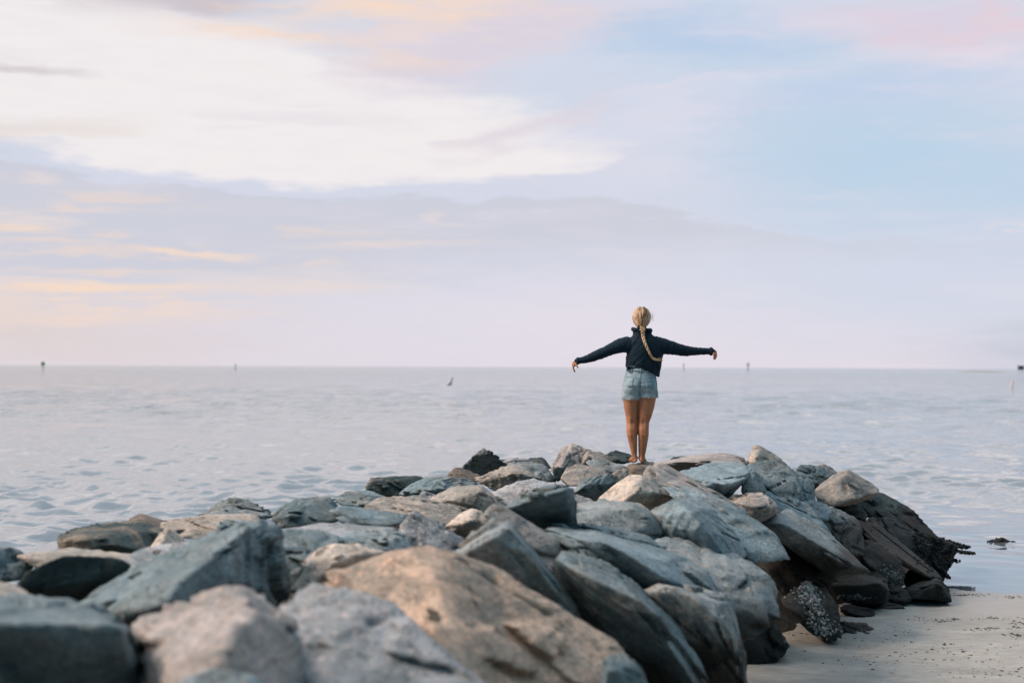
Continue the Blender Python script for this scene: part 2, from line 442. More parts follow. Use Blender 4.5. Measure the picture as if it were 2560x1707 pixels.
# ------------------------------------------------------------------ boulders
def ico(n_):
    bm = bmesh.new(); bmesh.ops.create_icosphere(bm, subdivisions=n_, radius=1)
    Vv = np.array([q.co[:] for q in bm.verts]); Ff = np.array([[q.index for q in f.verts] for f in bm.faces]); bm.free()
    return Vv, Ff
ICO = {k: ico(k) for k in (3, 4, 5, 6)}
PAL = dict(
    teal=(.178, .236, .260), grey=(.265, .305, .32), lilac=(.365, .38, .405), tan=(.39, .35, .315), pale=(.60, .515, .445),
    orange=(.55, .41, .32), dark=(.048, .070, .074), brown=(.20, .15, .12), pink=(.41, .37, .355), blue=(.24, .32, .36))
def make_rock(name, pts, D0, colr, label, lvl=5, T=None, k=34, rough=1.0, seed=0, rust=.35, scale=1.015):
    W = [P(a, b, D0 + d) for a, b, d in pts]
    cx = sum(a for a, b, d in pts) / len(pts); cy = sum(b for a, b, d in pts) / len(pts)
    wx = (max(a for a, b, d in pts) - min(a for a, b, d in pts)) * D0 / F
    wy = (max(b for a, b, d in pts) - min(b for a, b, d in pts)) * D0 / F
    size = math.sqrt(wx * wy)
    if T is None: T = .30 + .45 * size
    dm = max(d for a, b, d in pts)
    for a, b, d in pts:                       # the hidden rear: narrower and lower
        W.append(P(cx + (a - cx) * .72, cy + (b - cy) * .72 + 6, D0 + max(d, dm * .6) + T))
    bm = bmesh.new()
    for q in W: bm.verts.new(q)
    bmesh.ops.convex_hull(bm, input=bm.verts[:])
    bmesh.ops.delete(bm, geom=[q for q in bm.verts if not q.link_faces], context='VERTS')
    HV = np.array([q.co[:] for q in bm.verts])
    rs = np.random.RandomState(seed * 7 + 5)
    c = HV.mean(0)
    planes = []
    bm.normal_update()
    for f in bm.faces:
        if f.calc_area() < 1e-5: continue
        nn = np.array(f.normal[:]); nn /= np.linalg.norm(nn)
        d = ((HV - c) @ nn).max()
        for pn, pd in planes:
            if pn @ nn > .985: break
        else: planes.append((nn, d))
    bm.free()
    for _ in range(9):                        # chips knocked off the corners
        nn = rs.normal(size=3); nn /= np.linalg.norm(nn)
        d = ((HV - c) @ nn).max() * rs.uniform(.94, .99)
        planes.append((nn, d))
    N = np.array([p_[0] for p_ in planes]); Dd = np.maximum(np.array([p_[1] for p_ in planes]), .03)
    cov = np.cov((HV - c).T); ev, U = np.linalg.eigh(cov); Mx = U @ np.diag(np.sqrt(np.maximum(ev, 1e-4))) @ U.T
    S, Ff = ICO[lvl]
    Dr = S @ Mx; Dr /= np.linalg.norm(Dr, axis=1)[:, None]
    q = np.maximum(Dr @ N.T / Dd, 1e-6)
    k = k * 2.4 if k > 14 else k
    r = (q ** k).sum(1) ** (-1 / k) * scale
    nf = 24                                   # flat breaks all over the block
    for _ in range(nf):
        i0 = rs.randint(len(Dr)); u0 = Dr[i0]; p0 = u0 * r[i0]
        near_ = ((Dr * r[:, None] - p0) ** 2).sum(1) < (.30 * (.5 + size)) ** 2
        a0 = (Dr * r[:, None])[near_].mean(0); nn = u0 * 0 + 1e-6
        act = (N * (np.maximum(N @ u0 / Dd, 0) ** 12)[:, None]).sum(0); nn = act / np.linalg.norm(act)
        nn = nn + rs.normal(size=3) * rs.uniform(.06, .26); nn /= np.linalg.norm(nn)
        dd_ = p0 @ nn - rs.uniform(.004, .030) * (.35 + size) * rough
        den = Dr @ nn
        lim_ = np.where((den > .05) & near_, dd_ / np.maximum(den, .05), 9)
        r = np.where((lim_ < r) & (lim_ > r * .90), lim_, r)
    Vv = Dr * r[:, None]
    wp = Vv + c + seed * 3.17
    sz = min(size, 1.0)
    # lumps, scooped hollows, broken ledges, pits
    h = pnoise(wp * 2.2) * .010 * (.4 + sz)
    h += ridged(wp * 3.1 + 5, 3) * .009 * (.5 + sz)
    sd = rs.normal(size=3); sd /= np.linalg.norm(sd)
    lay = (wp @ sd) * rs.uniform(6, 11) + pnoise(wp * 1.7 + 9) * 1.6
    saw = lay - np.floor(lay)
    h += (saw ** 3 - .3) * .018 * np.clip(pnoise(wp * 1.3 + 3) * 6 + .3, 0, 1)
    cell = pnoise(wp * 6.3 + 2)
    h += -np.clip(cell - .28, 0, 1) * .035 * (.4 + sz)
    h += fbm(wp * 11, 3, .6) * .0075
    h *= rough
    Vv = Vv + Dr * h[:, None]
    o = mesh_obj(name, Vv, Ff, ROCK)
    o.location = c
    col_ = PAL[colr] if isinstance(colr, str) else colr
    jit = rs.uniform(.90, 1.10)
    o.color = (col_[0] * jit, col_[1] * jit, col_[2] * jit, rust)
    tag(o, label, 'rock', 'boulders of the stone jetty')
    return o
# every boulder: points "px,py,depth offset" as seen in the photograph, distance of its front, colour, label, options
ROCKS = [
# --- left foreground
("-130,1480,.7 60,1498,.7 280,1538,.6 332,1578,.35 348,1770,.5 285,1570,-.05 60,1562,-.1 -130,1550,-.1 -150,1780,.3 200,1780,.35", 4.95, 'teal', "blurred blue-grey boulder filling the bottom left corner", dict(rust=0.2, k=30, rough=1.7)),
("318,1562,.65 420,1510,.65 545,1470,.6 600,1463,.5 645,1482,.65 725,1545,.75 850,1635,.75 940,1750,.75 620,1515,.12 552,1650,-.3 535,1790,-.45 330,1790,.35", 4.9, 'pink', "speckled pinkish boulder with a rounded peak, next to the corner boulder", dict(k=40)),
("400,1790,0 450,1700,.1 530,1666,.2 640,1690,.2 720,1760,.1 600,1790,-.05", 4.4, 'blue', "small blue-green boulder cut off by the bottom edge under the pinkish one", dict()),
("705,1478,.6 800,1463,.6 870,1477,.5 965,1510,.4 1040,1558,.3 1140,1650,.15 1240,1730,.05 720,1560,.2 700,1640,0 860,1780,-.25 1260,1800,0 820,1640,-.05", 5.2, 'lilac', "smooth pale blue-grey slab sloping down to the bottom edge left of the orange boulder", dict(rust=.25)),
("803,1450,.75 848,1421,.75 920,1401,.7 975,1393,.65 1043,1372,.5 1104,1389,.6 1180,1399,.7 1222,1413,.75 1300,1468,.8 1450,1552,.85 1525,1595,.85 1600,1680,.8 1640,1790,.8 1050,1420,.22 1066,1500,-.05 1095,1620,-.35 1110,1790,-.55 860,1530,.5 960,1620,.1", 5.9, 'orange', "largest boulder in front, orange-tan and speckled, in the bottom centre", dict(lvl=6, rust=0.45, k=36)),
("1505,1640,0 1560,1628,.1 1612,1676,.1 1632,1790,.1 1505,1790,0 1530,1700,-.08", 5.75, 'teal', "small blue-grey rock against the right end of the large orange boulder", dict(k=14)),
("-90,1430,.4 10,1452,.5 60,1488,.4 155,1525,.2 110,1570,.0 -90,1570,0 0,1500,0", 5.9, 'tan', "low tan boulder at the left edge between the dark hollow boulder and the corner boulder", dict(lvl=4)),
("28,1470,.05 52,1434,.1 118,1406,.1 183,1389,.2 288,1391,.3 335,1410,.3 292,1455,.35 210,1500,.4 165,1532,.45 80,1515,.4 130,1470,.35", 6.9, 'dark', "dark boulder with an undercut black face near the left edge", dict(rust=.0)),
("165,1528,.35 335,1417,.95 470,1372,1.1 640,1300,1.25 688,1305,1.2 708,1332,1.15 714,1480,1.05 704,1548,1.1 600,1535,.7 420,1507,-.1 452,1450,.05 505,1421,.3 634,1331,.75 320,1580,.2 200,1570,.25", 6.1, 'teal', "tall boulder with a pale sloping top and a big dark teal face, left of centre", dict(lvl=6, rust=0.15, k=26, T=0.5, rough=1.3)),
("-80,1362,0 0,1369,.1 30,1366,.1 55,1378,.15 92,1407,.1 60,1450,0 -80,1470,-.05", 8.2, 'teal', "dark knobbly boulder at the left edge by the sea", dict(lvl=4)),
("40,1390,.1 110,1376,.3 200,1380,.4 300,1382,.4 380,1390,.3 400,1420,0 250,1440,-.05 100,1430,-.05", 8.0, 'tan', "flat tan boulder behind the dark hollow one, touching the water line at left", dict(lvl=4)),
("365,1382,.1 411,1316,.2 431,1322,.25 466,1356,.3 480,1392,.2 402,1372,-.1 370,1400,-.05", 8.8, 'pale', "small pale pointed rock on the left behind the tall dark-faced boulder", dict(lvl=4, rough=.7)),
("143,1348,0 150,1335,.1 180,1322,.35 300,1313,.6 350,1304,.6 430,1325,.5 410,1395,.2 155,1398,0 235,1350,-.2", 9.4, 'dark', "long low dark mottled boulder standing out to the left against the water", dict(rust=.9)),
("311,1312,.1 329,1293,.2 349,1283,.3 368,1289,.35 381,1302,.3 420,1303,.4 430,1330,.2 330,1330,0 350,1305,-.05", 10.4, 'brown', "small rounded brown knob on top of the long dark boulder at left", dict(lvl=4)),
("392,1312,.1 430,1296,.3 480,1292,.5 560,1292,.6 640,1285,.6 660,1305,.4 545,1342,0 462,1345,-.05 400,1340,0", 9.9, 'tan', "flat-topped boulder with a cracked yellow-brown front below the small peaked one at left", dict(rust=.9)),
("540,1306,0 560,1300,.2 625,1300,.2 640,1315,.1 620,1332,0 545,1332,-.05", 9.1, 'blue', "small blue-green block on the flat-topped boulder at left", dict(lvl=4)),
("478,1300,.0 530,1264,.2 552,1251,.3 585,1243,.35 616,1248,.4 660,1268,.4 690,1290,.3 620,1305,0 560,1290,-.1", 11.2, 'teal', "grey-green boulder with a low peak against the water, left of centre", dict(rust=.5)),
("430,1400,.1 480,1370,.3 560,1340,.5 640,1330,.5 640,1380,.2 560,1420,0 470,1440,-.1", 7.7, 'lilac', "flat lilac rock wedged behind the tall dark-faced boulder", dict(lvl=4)),
("300,1400,.1 350,1372,.3 420,1375,.4 500,1350,.5 520,1380,.3 440,1430,0 340,1440,-.1", 7.6, 'lilac', "low greyish rock between the small pale pointed rock and the tall boulder", dict(lvl=4)),
# --- middle left
("674,1293,.1 713,1257,.3 762,1244,.5 826,1241,.6 842,1262,.5 845,1303,.2 762,1326,0 695,1325,-.05 720,1285,-.05", 10.1, 'teal', "grey boulder with a slanting top beside the sea, left of the dark square block", dict(rust=.4)),
("820,1273,.1 849,1261,.3 891,1270,.4 939,1277,.5 1024,1286,.5 1010,1308,.2 956,1320,0 859,1316,-.05", 10.0, 'blue', "smooth bluish low slab in the middle of the jetty's left side", dict(lvl=4)),
("834,1243,.1 881,1225,.3 912,1225,.4 965,1241,.4 985,1262,.2 900,1268,0 850,1262,0", 12.1, 'teal', "small dark grey rock below the left end of the square block", dict(lvl=4, rust=.6)),
("911,1230,0 915,1212,.05 925,1195,.15 1010,1191,.4 1052,1189,.5 1066,1197,.5 1060,1240,.3 943,1245,.0 935,1210,-.05 948,1212,0", 13.2, 'dark', "dark square-cut block standing at the jetty's left edge against the water", dict(rust=.9, k=30)),
("991,1236,.0 1014,1217,.1 1076,1190,.35 1092,1190,.4 1168,1196,.6 1212,1212,.6 1200,1240,.3 1094,1245,-.05 1040,1248,-.05 1092,1215,.0", 12.6, 'teal', "boulder with a rusty left face and dark top next to the square block", dict(rust=.8)),
("1038,1247,0 1056,1224,.1 1068,1228,.1 1098,1240,.1 1090,1255,0", 12.0, 'lilac', "tiny lilac stone in front of the rusty-faced boulder", dict(lvl=3)),
("1060,1252,.0 1130,1219,.35 1206,1213,.5 1234,1230,.5 1270,1262,.4 1250,1290,.1 1142,1275,-.1 1080,1268,-.1 1195,1222,.0 1205,1275,-.05", 11.5, 'tan', "boulder with upright creases down its pale front, in the middle left", dict(rust=.7)),
("905,1280,.0 920,1258,.1 946,1245,.2 989,1240,.3 1066,1247,.4 1150,1274,.4 1160,1300,.2 1117,1316,-.05 1040,1295,-.1 920,1292,-.05", 10.9, 'tan', "long tan ridge-shaped boulder in front of the creased one", dict(rust=.4)),
("1105,1320,0 1140,1290,.05 1178,1270,.2 1203,1274,.2 1222,1300,.2 1200,1335,.1 1120,1335,0 1185,1300,-.1", 10.2, 'pale', "small tan pyramid-shaped rock near the middle with a dark right side", dict(lvl=4, rough=.8)),
("985,1345,0 1030,1273,.2 1042,1276,.3 1120,1322,.4 1165,1352,.3 1140,1395,.0 1040,1400,-.1 990,1390,0 1030,1330,-.05", 9.3, 'lilac', "lilac-grey triangular boulder left of the grey boulder with a bright rim", dict()),
("700,1322,.2 780,1312,.5 860,1310,.6 1000,1318,.6 1010,1345,.3 860,1355,0 740,1350,-.1", 9.0, 'lilac', "flat lilac shelf of rock behind the whitish leaning rock", dict(lvl=4)),
("838,1345,.0 880,1330,.2 960,1325,.4 1000,1330,.4 1028,1350,.3 1040,1380,.2 1000,1400,0 860,1380,-.1 965,1345,0", 8.5, 'blue', "low blue-grey boulder with a small dark nook at its right end", dict()),
("695,1322,.4 760,1322,.5 830,1330,.5 862,1350,.4 810,1390,.1 715,1450,0 690,1400,0", 7.7, 'teal', "dark teal boulder filling the gap behind the tall dark-faced boulder", dict()),
("700,1480,0 728,1425,.1 755,1400,.2 811,1361,.35 850,1353,.4 915,1362,.55 985,1388,.6 890,1440,.4 810,1480,.3 745,1490,0 835,1395,.12 790,1440,.08", 7.2, 'pale', "whitish leaning rock with dark right side just behind the big orange boulder", dict(rough=.8)),
("1105,1390,.5 1170,1364,.55 1210,1322,.55 1240,1293,.55 1268,1297,.55 1300,1348,.5 1385,1440,.45 1430,1500,.45 1470,1580,.5 1300,1560,.35 1120,1440,.3 1135,1398,.0 1200,1358,-.05 1268,1330,-.05 1350,1440,.1", 7.2, 'grey', "grey boulder with a bright rim and rounded peak right behind the orange boulder", dict(lvl=6, k=30)),
("1195,1300,.1 1206,1275,.1 1220,1259,.25 1243,1257,.3 1292,1287,.4 1325,1316,.4 1402,1355,.3 1400,1400,.2 1390,1440,.1 1300,1400,0 1240,1330,-.05", 8.2, 'pink', "narrow pinkish boulder under the dark cube-like one", dict(rough=.8)),
("1256,1270,.1 1307,1235,.25 1355,1214,.35 1412,1208,.4 1430,1216,.45 1442,1262,.5 1440,1316,.65 1358,1328,.55 1294,1286,.25 1335,1237,.02 1415,1222,.1", 8.7, 'teal', "dark cube-like boulder with a pale sloping top in the middle of the jetty", dict(k=30, rust=.1)),
("1190,1262,.1 1240,1234,.2 1296,1201,.45 1330,1197,.55 1392,1207,.55 1390,1240,.2 1320,1270,0 1240,1285,-.05", 11.9, 'lilac', "smooth lilac slab showing behind the dark cube-like boulder", dict(lvl=4)),
# --- middle right
("1362,1322,.45 1381,1306,.55 1452,1318,.7 1481,1328,.75 1545,1325,.85 1620,1348,.85 1700,1392,.8 1770,1425,.6 1800,1500,.4 1653,1442,-.05 1572,1396,-.1 1501,1358,-.1 1433,1352,-.05 1381,1342,.0 1455,1400,.55 1598,1490,.7 1700,1545,.6", 8.5, 'blue', "long pale blue slab with a dark undercut front, right of centre", dict(lvl=6, k=30)),
("1598,1487,.2 1636,1448,.5 1680,1446,.6 1750,1456,.6 1812,1482,.55 1845,1580,.5 1868,1690,.45 1880,1800,.45 1730,1498,-.02 1660,1475,-.05 1815,1562,.0 1850,1680,.1 1640,1540,.4 1720,1640,.55 1785,1790,.6", 8.1, 'grey', "narrow upright boulder with a dark belly near the bottom right of the slope", dict(rust=0.6, lvl=6, k=30)),
("1388,1396,.2 1407,1362,.35 1428,1366,.45 1456,1394,.5 1485,1388,.6 1514,1406,.6 1600,1488,.55 1680,1552,.5 1732,1627,.45 1800,1790,.4 1410,1405,.05 1470,1442,-.12 1525,1468,-.12 1655,1550,-.1 1700,1640,.0 1387,1435,.4 1452,1555,.7 1640,1790,.8", 7.5, 'teal', "long dark boulder with a thin pale top, leaning to the bottom edge right of centre", dict(lvl=6, k=30)),
("1425,1262,.4 1500,1250,.5 1600,1260,.5 1642,1288,.4 1668,1335,.3 1640,1362,.1 1560,1345,-.05 1435,1335,0 1442,1282,.1 1615,1290,.05", 9.8, 'grey', "rough speckled grey boulder right of the dark cube-like one", dict(rust=.9, rough=1.2)),
("1618,1276,.45 1688,1242,.6 1718,1245,.65 1760,1262,.7 1805,1305,.7 1842,1336,.65 1868,1372,.5 1850,1405,.35 1780,1410,.2 1660,1355,.1 1640,1300,.1 1722,1282,-.05 1800,1370,.0", 9.9, 'blue', "smooth blue-green boulder with a blunt top just below the cream-coloured one", dict(lvl=6, rough=0.7, k=30)),
("1630,1350,.4 1700,1341,.7 1772,1380,.8 1870,1407,.8 1912,1440,.7 1958,1490,.5 1945,1560,.15 1850,1600,0 1800,1500,0 1740,1430,.1 1650,1375,.3", 9.3, 'grey', "broad grey-tan boulder with layered streaks on the right slope", dict(lvl=5, rust=0.5, rough=1.2)),
("1800,1540,.3 1850,1505,.4 1922,1525,.4 1957,1585,.3 1973,1617,.25 1958,1640,.15 1890,1645,.1 1830,1760,.0 1850,1580,.0", 11.35, 'dark', "black wet boulder at the foot of the slope left of the shell-covered rock", dict(rust=0, rough=.8)),
("1845,1620,.1 1893,1612,.2 1900,1648,.2 1866,1674,.1 1850,1700,0", 11.3, 'dark', "small black rock on the sand at the foot of the slope", dict(lvl=4, rust=0)),
# --- crest
("1478,1262,.45 1515,1232,.5 1543,1207,.5 1579,1187,.5 1607,1185,.45 1645,1209,.6 1692,1243,.65 1640,1272,.45 1530,1276,-.15 1594,1222,-.12 1490,1274,.2", 10.9, 'pale', "warm cream-coloured boulder with a steep left side, in front of the person's feet", dict(k=30, rust=0.7, lvl=5)),
("1608,1184,.2 1624,1162,.3 1645,1156,.4 1665,1161,.5 1685,1177,.5 1732,1201,.6 1780,1230,.6 1857,1270,.5 1900,1320,.4 1800,1268,.1 1700,1240,.05 1650,1210,-.05 1622,1200,0", 11.7, 'pink', "long pinkish-grey boulder with a round head running down to the right below the person", dict(rust=.6)),
("1650,1215,.6 1712,1212,.7 1800,1252,.7 1862,1282,.6 1938,1335,.4 1970,1395,.2 1890,1405,0 1800,1335,.0 1710,1265,.1 1835,1365,.05", 10.6, 'blue', "large blue-grey boulder with a chipped surface in the middle of the right slope", dict(lvl=5, rust=0.4, rough=1.2)),
("1680,1182,.3 1757,1166,.7 1800,1155,.9 1846,1156,1.0 1882,1173,.7 1870,1193,.3 1832,1212,0 1765,1212,-.12 1733,1202,0 1818,1250,.3 1775,1228,.25", 12.6, 'blue', "flat slate-blue boulder with a dark triangular front, right of the person", dict(k=28, rust=.2)),
("1636,1158,.2 1690,1146,.6 1770,1136,.9 1820,1132,.95 1857,1143,.7 1882,1173,.4 1800,1158,0 1740,1157,-.1 1650,1161,0 1680,1178,.25 1745,1178,.25", 14.1, 'pink', "long flat pale slab just right of the person's feet", dict(k=28, rough=.6)),
("1864,1156,.25 1876,1130,.25 1886,1113,.2 1893,1110,.2 1914,1122,.35 1940,1138,.45 1978,1168,.5 1946,1170,.35 1885,1162,-.1 1892,1135,-.03", 14.6, 'pale', "small pointed rock on the skyline right of the person, its left side bright", dict(lvl=4, rough=0.7, k=30)),
("1672,1148,.1 1684,1140,.2 1697,1143,.3 1711,1137,.3 1727,1143,.3 1740,1152,.1 1690,1158,0", 15.7, 'teal', "little rock showing behind the flat pale slab", dict(lvl=4)),
("1556,1178,.2 1570,1160,.4 1600,1156,.5 1650,1157,.6 1655,1168,.4 1612,1193,0 1560,1198,0 1590,1168,.05", 14.9, 'brown', "brown speckled boulder on which the person stands", dict(rough=.35, k=22, rust=.7)),
("1522,1186,0 1553,1172,.2 1572,1170,.25 1568,1198,.1 1538,1212,0 1528,1205,0", 14.2, 'tan', "small tan stone wedged left of the boulder under the person's feet", dict(lvl=4)),
("1464,1152,.1 1484,1143,.3 1502,1145,.4 1543,1163,.4 1568,1168,.4 1560,1185,.1 1500,1180,-.05 1475,1168,-.05", 14.7, 'grey', "low grey boulder left of the person's feet with a shaded front", dict(lvl=4)),
("1398,1200,0 1415,1169,.15 1443,1158,.3 1489,1166,.4 1524,1179,.4 1520,1200,.2 1466,1212,0 1420,1215,-.05", 13.8, 'tan', "pale rounded boulder below the dark-fronted block on the crest", dict(rough=.8)),
("1451,1160,0 1458,1139,.05 1466,1127,.15 1497,1130,.35 1513,1140,.4 1538,1152,.4 1500,1152,.1 1472,1142,0 1470,1162,0", 15.1, 'tan', "block on the skyline with a bright left end and shaded front, left of the legs", dict(lvl=4, k=26)),
("1508,1140,.1 1525,1128,.2 1540,1125,.3 1576,1135,.4 1592,1150,.3 1560,1158,0 1520,1152,0", 16.0, 'dark', "dark green rock on the skyline directly left of the ankles", dict(lvl=4, rust=.3)),
("1600,1156,0 1612,1151,.2 1632,1155,.3 1640,1162,.1 1615,1166,0", 15.9, 'dark', "thin dark rock peeping out behind the person's right heel", dict(lvl=3)),
("1376,1178,.1 1384,1155,.2 1394,1139,.3 1412,1117,.4 1426,1110,.4 1440,1117,.4 1474,1126,.5 1490,1140,.4 1465,1175,.05 1400,1186,0 1420,1140,.1", 15.0, 'pink', "pinkish boulder with a small knob on top, on the skyline left of the person", dict(rust=.3)),
("1430,1238,0 1451,1205,.15 1471,1195,.25 1525,1181,.35 1538,1194,.35 1536,1210,.25 1486,1258,.1 1443,1245,0 1462,1215,-.05", 12.6, 'teal', "teal boulder with a pale left edge left of the cream-coloured one", dict()),
("1400,1262,.1 1432,1232,.3 1470,1245,.4 1492,1258,.3 1450,1285,0 1420,1290,0", 11.2, 'lilac', "pale flat rock between the teal boulder and the dark cube-like one", dict(lvl=4)),
("1148,1172,.25 1178,1143,.1 1195,1131,.1 1211,1120,.1 1223,1127,.02 1245,1140,.08 1278,1167,.3 1240,1188,.4 1188,1192,.4 1165,1170,.25", 15.0, 'teal', "dark boulder with a sharp peak at the left end of the skyline", dict(k=34, rust=0.3)),
("1110,1194,0 1132,1166,.15 1176,1173,.3 1202,1190,.3 1190,1208,0 1130,1208,0", 14.2, 'brown', "small brown boulder at the foot of the sharp-peaked dark one", dict(lvl=4)),
("1185,1194,.2 1272,1164,.35 1300,1171,.35 1390,1213,.35 1310,1222,.05 1256,1236,0 1291,1180,-.08 1200,1208,.05", 13.4, 'tan', "angular tan boulder with a dark right side near the left skyline", dict(k=26)),
("1290,1165,.1 1310,1157,.2 1340,1166,.3 1354,1156,.3 1370,1170,.3 1393,1207,.2 1350,1200,0 1310,1185,0", 14.3, 'grey', "grey wedge-shaped rock behind the angular tan boulder", dict(lvl=4)),
("1248,1155,.1 1270,1147,.2 1279,1143,.2 1331,1148,.4 1345,1162,.3 1300,1172,0 1262,1168,0", 15.6, 'lilac', "flat lilac rock on the skyline right of the sharp peak", dict(lvl=4)),
("1308,1150,.1 1330,1144,.3 1357,1143,.4 1379,1169,.3 1365,1175,0 1330,1165,0", 16.0, 'dark', "dark jagged rock on the skyline left of the pinkish knobbed boulder", dict(lvl=4)),
("1238,1152,.1 1254,1147,.2 1274,1148,.3 1280,1160,.1 1250,1164,0", 16.3, 'dark', "thin black rock low on the skyline just right of the sharp peak", dict(lvl=3)),
("1380,1172,0 1397,1165,.1 1418,1167,.2 1410,1192,.1 1395,1203,0 1383,1195,0", 14.4, 'dark', "small dark stone below the pinkish knobbed boulder", dict(lvl=3)),
# --- right shoulder
("1868,1160,.4 1905,1150,.7 1946,1156,.8 1976,1168,.8 1992,1180,.7 1975,1198,.5 2004,1242,.2 1997,1268,0 1950,1245,0 1900,1206,0", 13.4, 'teal', "big teal-grey boulder on the right shoulder below the small pointed rock", dict(rough=.9)),
("1960,1172,.4 2006,1180,.6 2033,1202,.5 2039,1250,.3 2010,1262,.05 1985,1225,0 1965,1195,.1", 14.2, 'teal', "upright teal boulder left of the gable-shaped one", dict(lvl=5, rust=.2)),
("1850,1205,.1 1860,1180,.2 1882,1172,.2 1905,1188,.3 1915,1230,.2 1885,1240,0 1855,1235,0", 12.9, 'teal', "small dark teal rock behind the slate-blue one", dict(lvl=4)),
("1880,1228,.3 1928,1212,.5 1962,1224,.6 2000,1258,.5 2042,1280,.5 2085,1342,.2 2040,1345,0 1960,1285,0 1895,1248,0", 13.1, 'blue', "long blue-green boulder running down behind the speckled round one", dict(rough=.8)),
("1812,1250,.2 1834,1235,.35 1865,1231,.45 1895,1231,.45 1925,1238,.4 1943,1253,.35 1954,1272,.25 1925,1300,.1 1885,1312,.05 1858,1285,0 1880,1262,-.12 1920,1265,-.08", 12.3, 'pink', "rounded speckled reddish boulder in the middle of the right slope", dict(k=9, rust=.9, rough=1.1)),
("1890,1310,.2 1914,1290,.4 1955,1273,.6 1975,1273,.65 2010,1306,.65 2080,1341,.65 2130,1390,.6 2166,1430,.5 2085,1440,.3 2010,1395,.3 1938,1340,.2 1945,1308,-.05 2040,1365,-.08 2110,1410,.0", 12.5, 'grey', "long boulder whose pale upper half turns brown below the tide line", dict(lvl=5, rough=0.8, k=30)),
("1940,1345,.4 1990,1370,.5 2060,1420,.5 2100,1450,.4 2060,1470,.1 1980,1430,0 1940,1390,0", 12.9, 'dark', "recessed rock coloured black as the shade of the hollow under the half-brown boulder", dict(lvl=4, rust=0)),  # dark colour stands for the shade inside the cavity
("2026,1277,.3 2052,1263,.5 2080,1263,.6 2119,1283,.6 2150,1306,.55 2162,1330,.45 2160,1395,.25 2128,1398,.05 2080,1345,0 2050,1292,.05", 14.2, 'grey', "rounded grey boulder with dark lower half below the gable-shaped one", dict(k=12, rust=.6)),
("2036,1227,.15 2050,1211,.3 2075,1194,.4 2103,1178,.5 2125,1176,.55 2142,1187,.6 2165,1197,.7 2194,1221,.7 2195,1236,.5 2140,1247,.05 2096,1251,0 2078,1266,0 2050,1263,.0 2112,1188,.25", 15.1, 'tan', "gable-shaped grey-tan boulder standing highest on the right", dict(k=28, rough=.8, rust=.3)),
("1988,1174,.1 1998,1165,.2 2008,1159,.25 2016,1164,.3 2045,1164,.4 2070,1180,.4 2085,1195,.3 2055,1220,0 2035,1205,0", 15.5, 'teal', "mottled boulder on the skyline left of the gable-shaped one", dict(rust=.6)),
("2038,1168,.1 2047,1162,.2 2058,1158,.25 2070,1162,.3 2096,1182,.3 2080,1200,0 2050,1190,0", 16.0, 'pink', "small round rock perched on the right skyline", dict(lvl=4)),
("2140,1250,.1 2153,1222,.25 2168,1221,.4 2197,1229,.5 2228,1243,.55 2278,1271,.55 2303,1304,.45 2325,1330,.35 2365,1362,.3 2310,1380,0 2230,1320,-.05 2165,1290,0", 16.2, 'dark', "big black boulder forming the seaward end of the jetty at right", dict(rust=0.0, lvl=5, rough=0.45, k=24)),
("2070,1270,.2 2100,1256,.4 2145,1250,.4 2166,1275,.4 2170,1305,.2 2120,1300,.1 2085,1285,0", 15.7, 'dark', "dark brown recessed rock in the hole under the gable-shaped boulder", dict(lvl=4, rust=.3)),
("2165,1296,.2 2180,1291,.4 2228,1292,.5 2260,1315,.45 2295,1340,.45 2330,1362,.35 2320,1400,.1 2240,1365,0 2185,1330,0", 15.7, 'teal', "dark teal boulder low on the seaward right slope", dict(rust=0.2, rough=0.6)),
("2130,1294,.3 2165,1300,.5 2240,1346,.5 2295,1393,.4 2352,1437,.3 2364,1456,.15 2325,1450,0 2240,1405,0 2170,1345,0", 15.1, 'brown', "long brown slab sloping down to the shallow water at right", dict(rough=0.4)),
("2150,1350,.3 2175,1344,.4 2210,1365,.4 2252,1402,.35 2266,1432,.25 2254,1466,.1 2210,1455,0 2158,1410,0", 14.7, 'brown', "dark brown boulder half hidden under the long brown slab", dict()),
("2035,1428,.3 2085,1418,.45 2140,1432,.45 2206,1445,.4 2219,1459,.3 2226,1482,.15 2218,1504,.15 2149,1510,.1 2098,1503,.1 2070,1462,0 2200,1458,.0", 14.1, 'dark', "wide black boulder on the sand with a thin bright top edge", dict(rust=.1)),
("1874,1398,.25 1898,1377,.45 1924,1371,.55 1948,1380,.55 1994,1412,.5 2040,1442,.45 2080,1482,.35 2100,1525,.25 2050,1535,.05 1955,1490,-.05 1905,1435,0 1950,1400,.1", 12.9, 'brown', "smooth brown boulder above the shell-covered rock", dict(k=12, rust=.6, rough=.7)),
("2085,1556,.1 2110,1551,.2 2149,1564,.3 2166,1558,.35 2184,1575,.3 2203,1588,.25 2210,1603,.1 2123,1603,0 2090,1585,0", 12.85, 'dark', "low dark mossy rock on the sand right of the shell-covered rock", dict(lvl=4)),
("2005,1635,0 2046,1617,.1 2055,1606,.15 2069,1613,.15 2085,1624,.15 2074,1637,.05", 12.35, 'dark', "little dark wedge of rock lying alone on the sand", dict(lvl=4, rough=.5)),
("1995,1602,.1 2020,1592,.2 2055,1595,.25 2070,1610,.15 2030,1614,0", 12.6, 'dark', "flat dark stone at the foot of the shell-covered rock", dict(lvl=3, rough=.5)),
("2095,1516,.1 2120,1509,.2 2156,1516,.25 2187,1526,.25 2192,1539,.1 2140,1542,0 2100,1530,0", 13.85, 'brown', "flat brown rock on the sand in front of the wide black boulder", dict(lvl=4)),
("2165,1510,.1 2206,1500,.3 2253,1509,.35 2264,1518,.2 2200,1526,0", 14.3, 'brown', "flat mossy rock on the sand beside the pale small boulder", dict(lvl=4)),
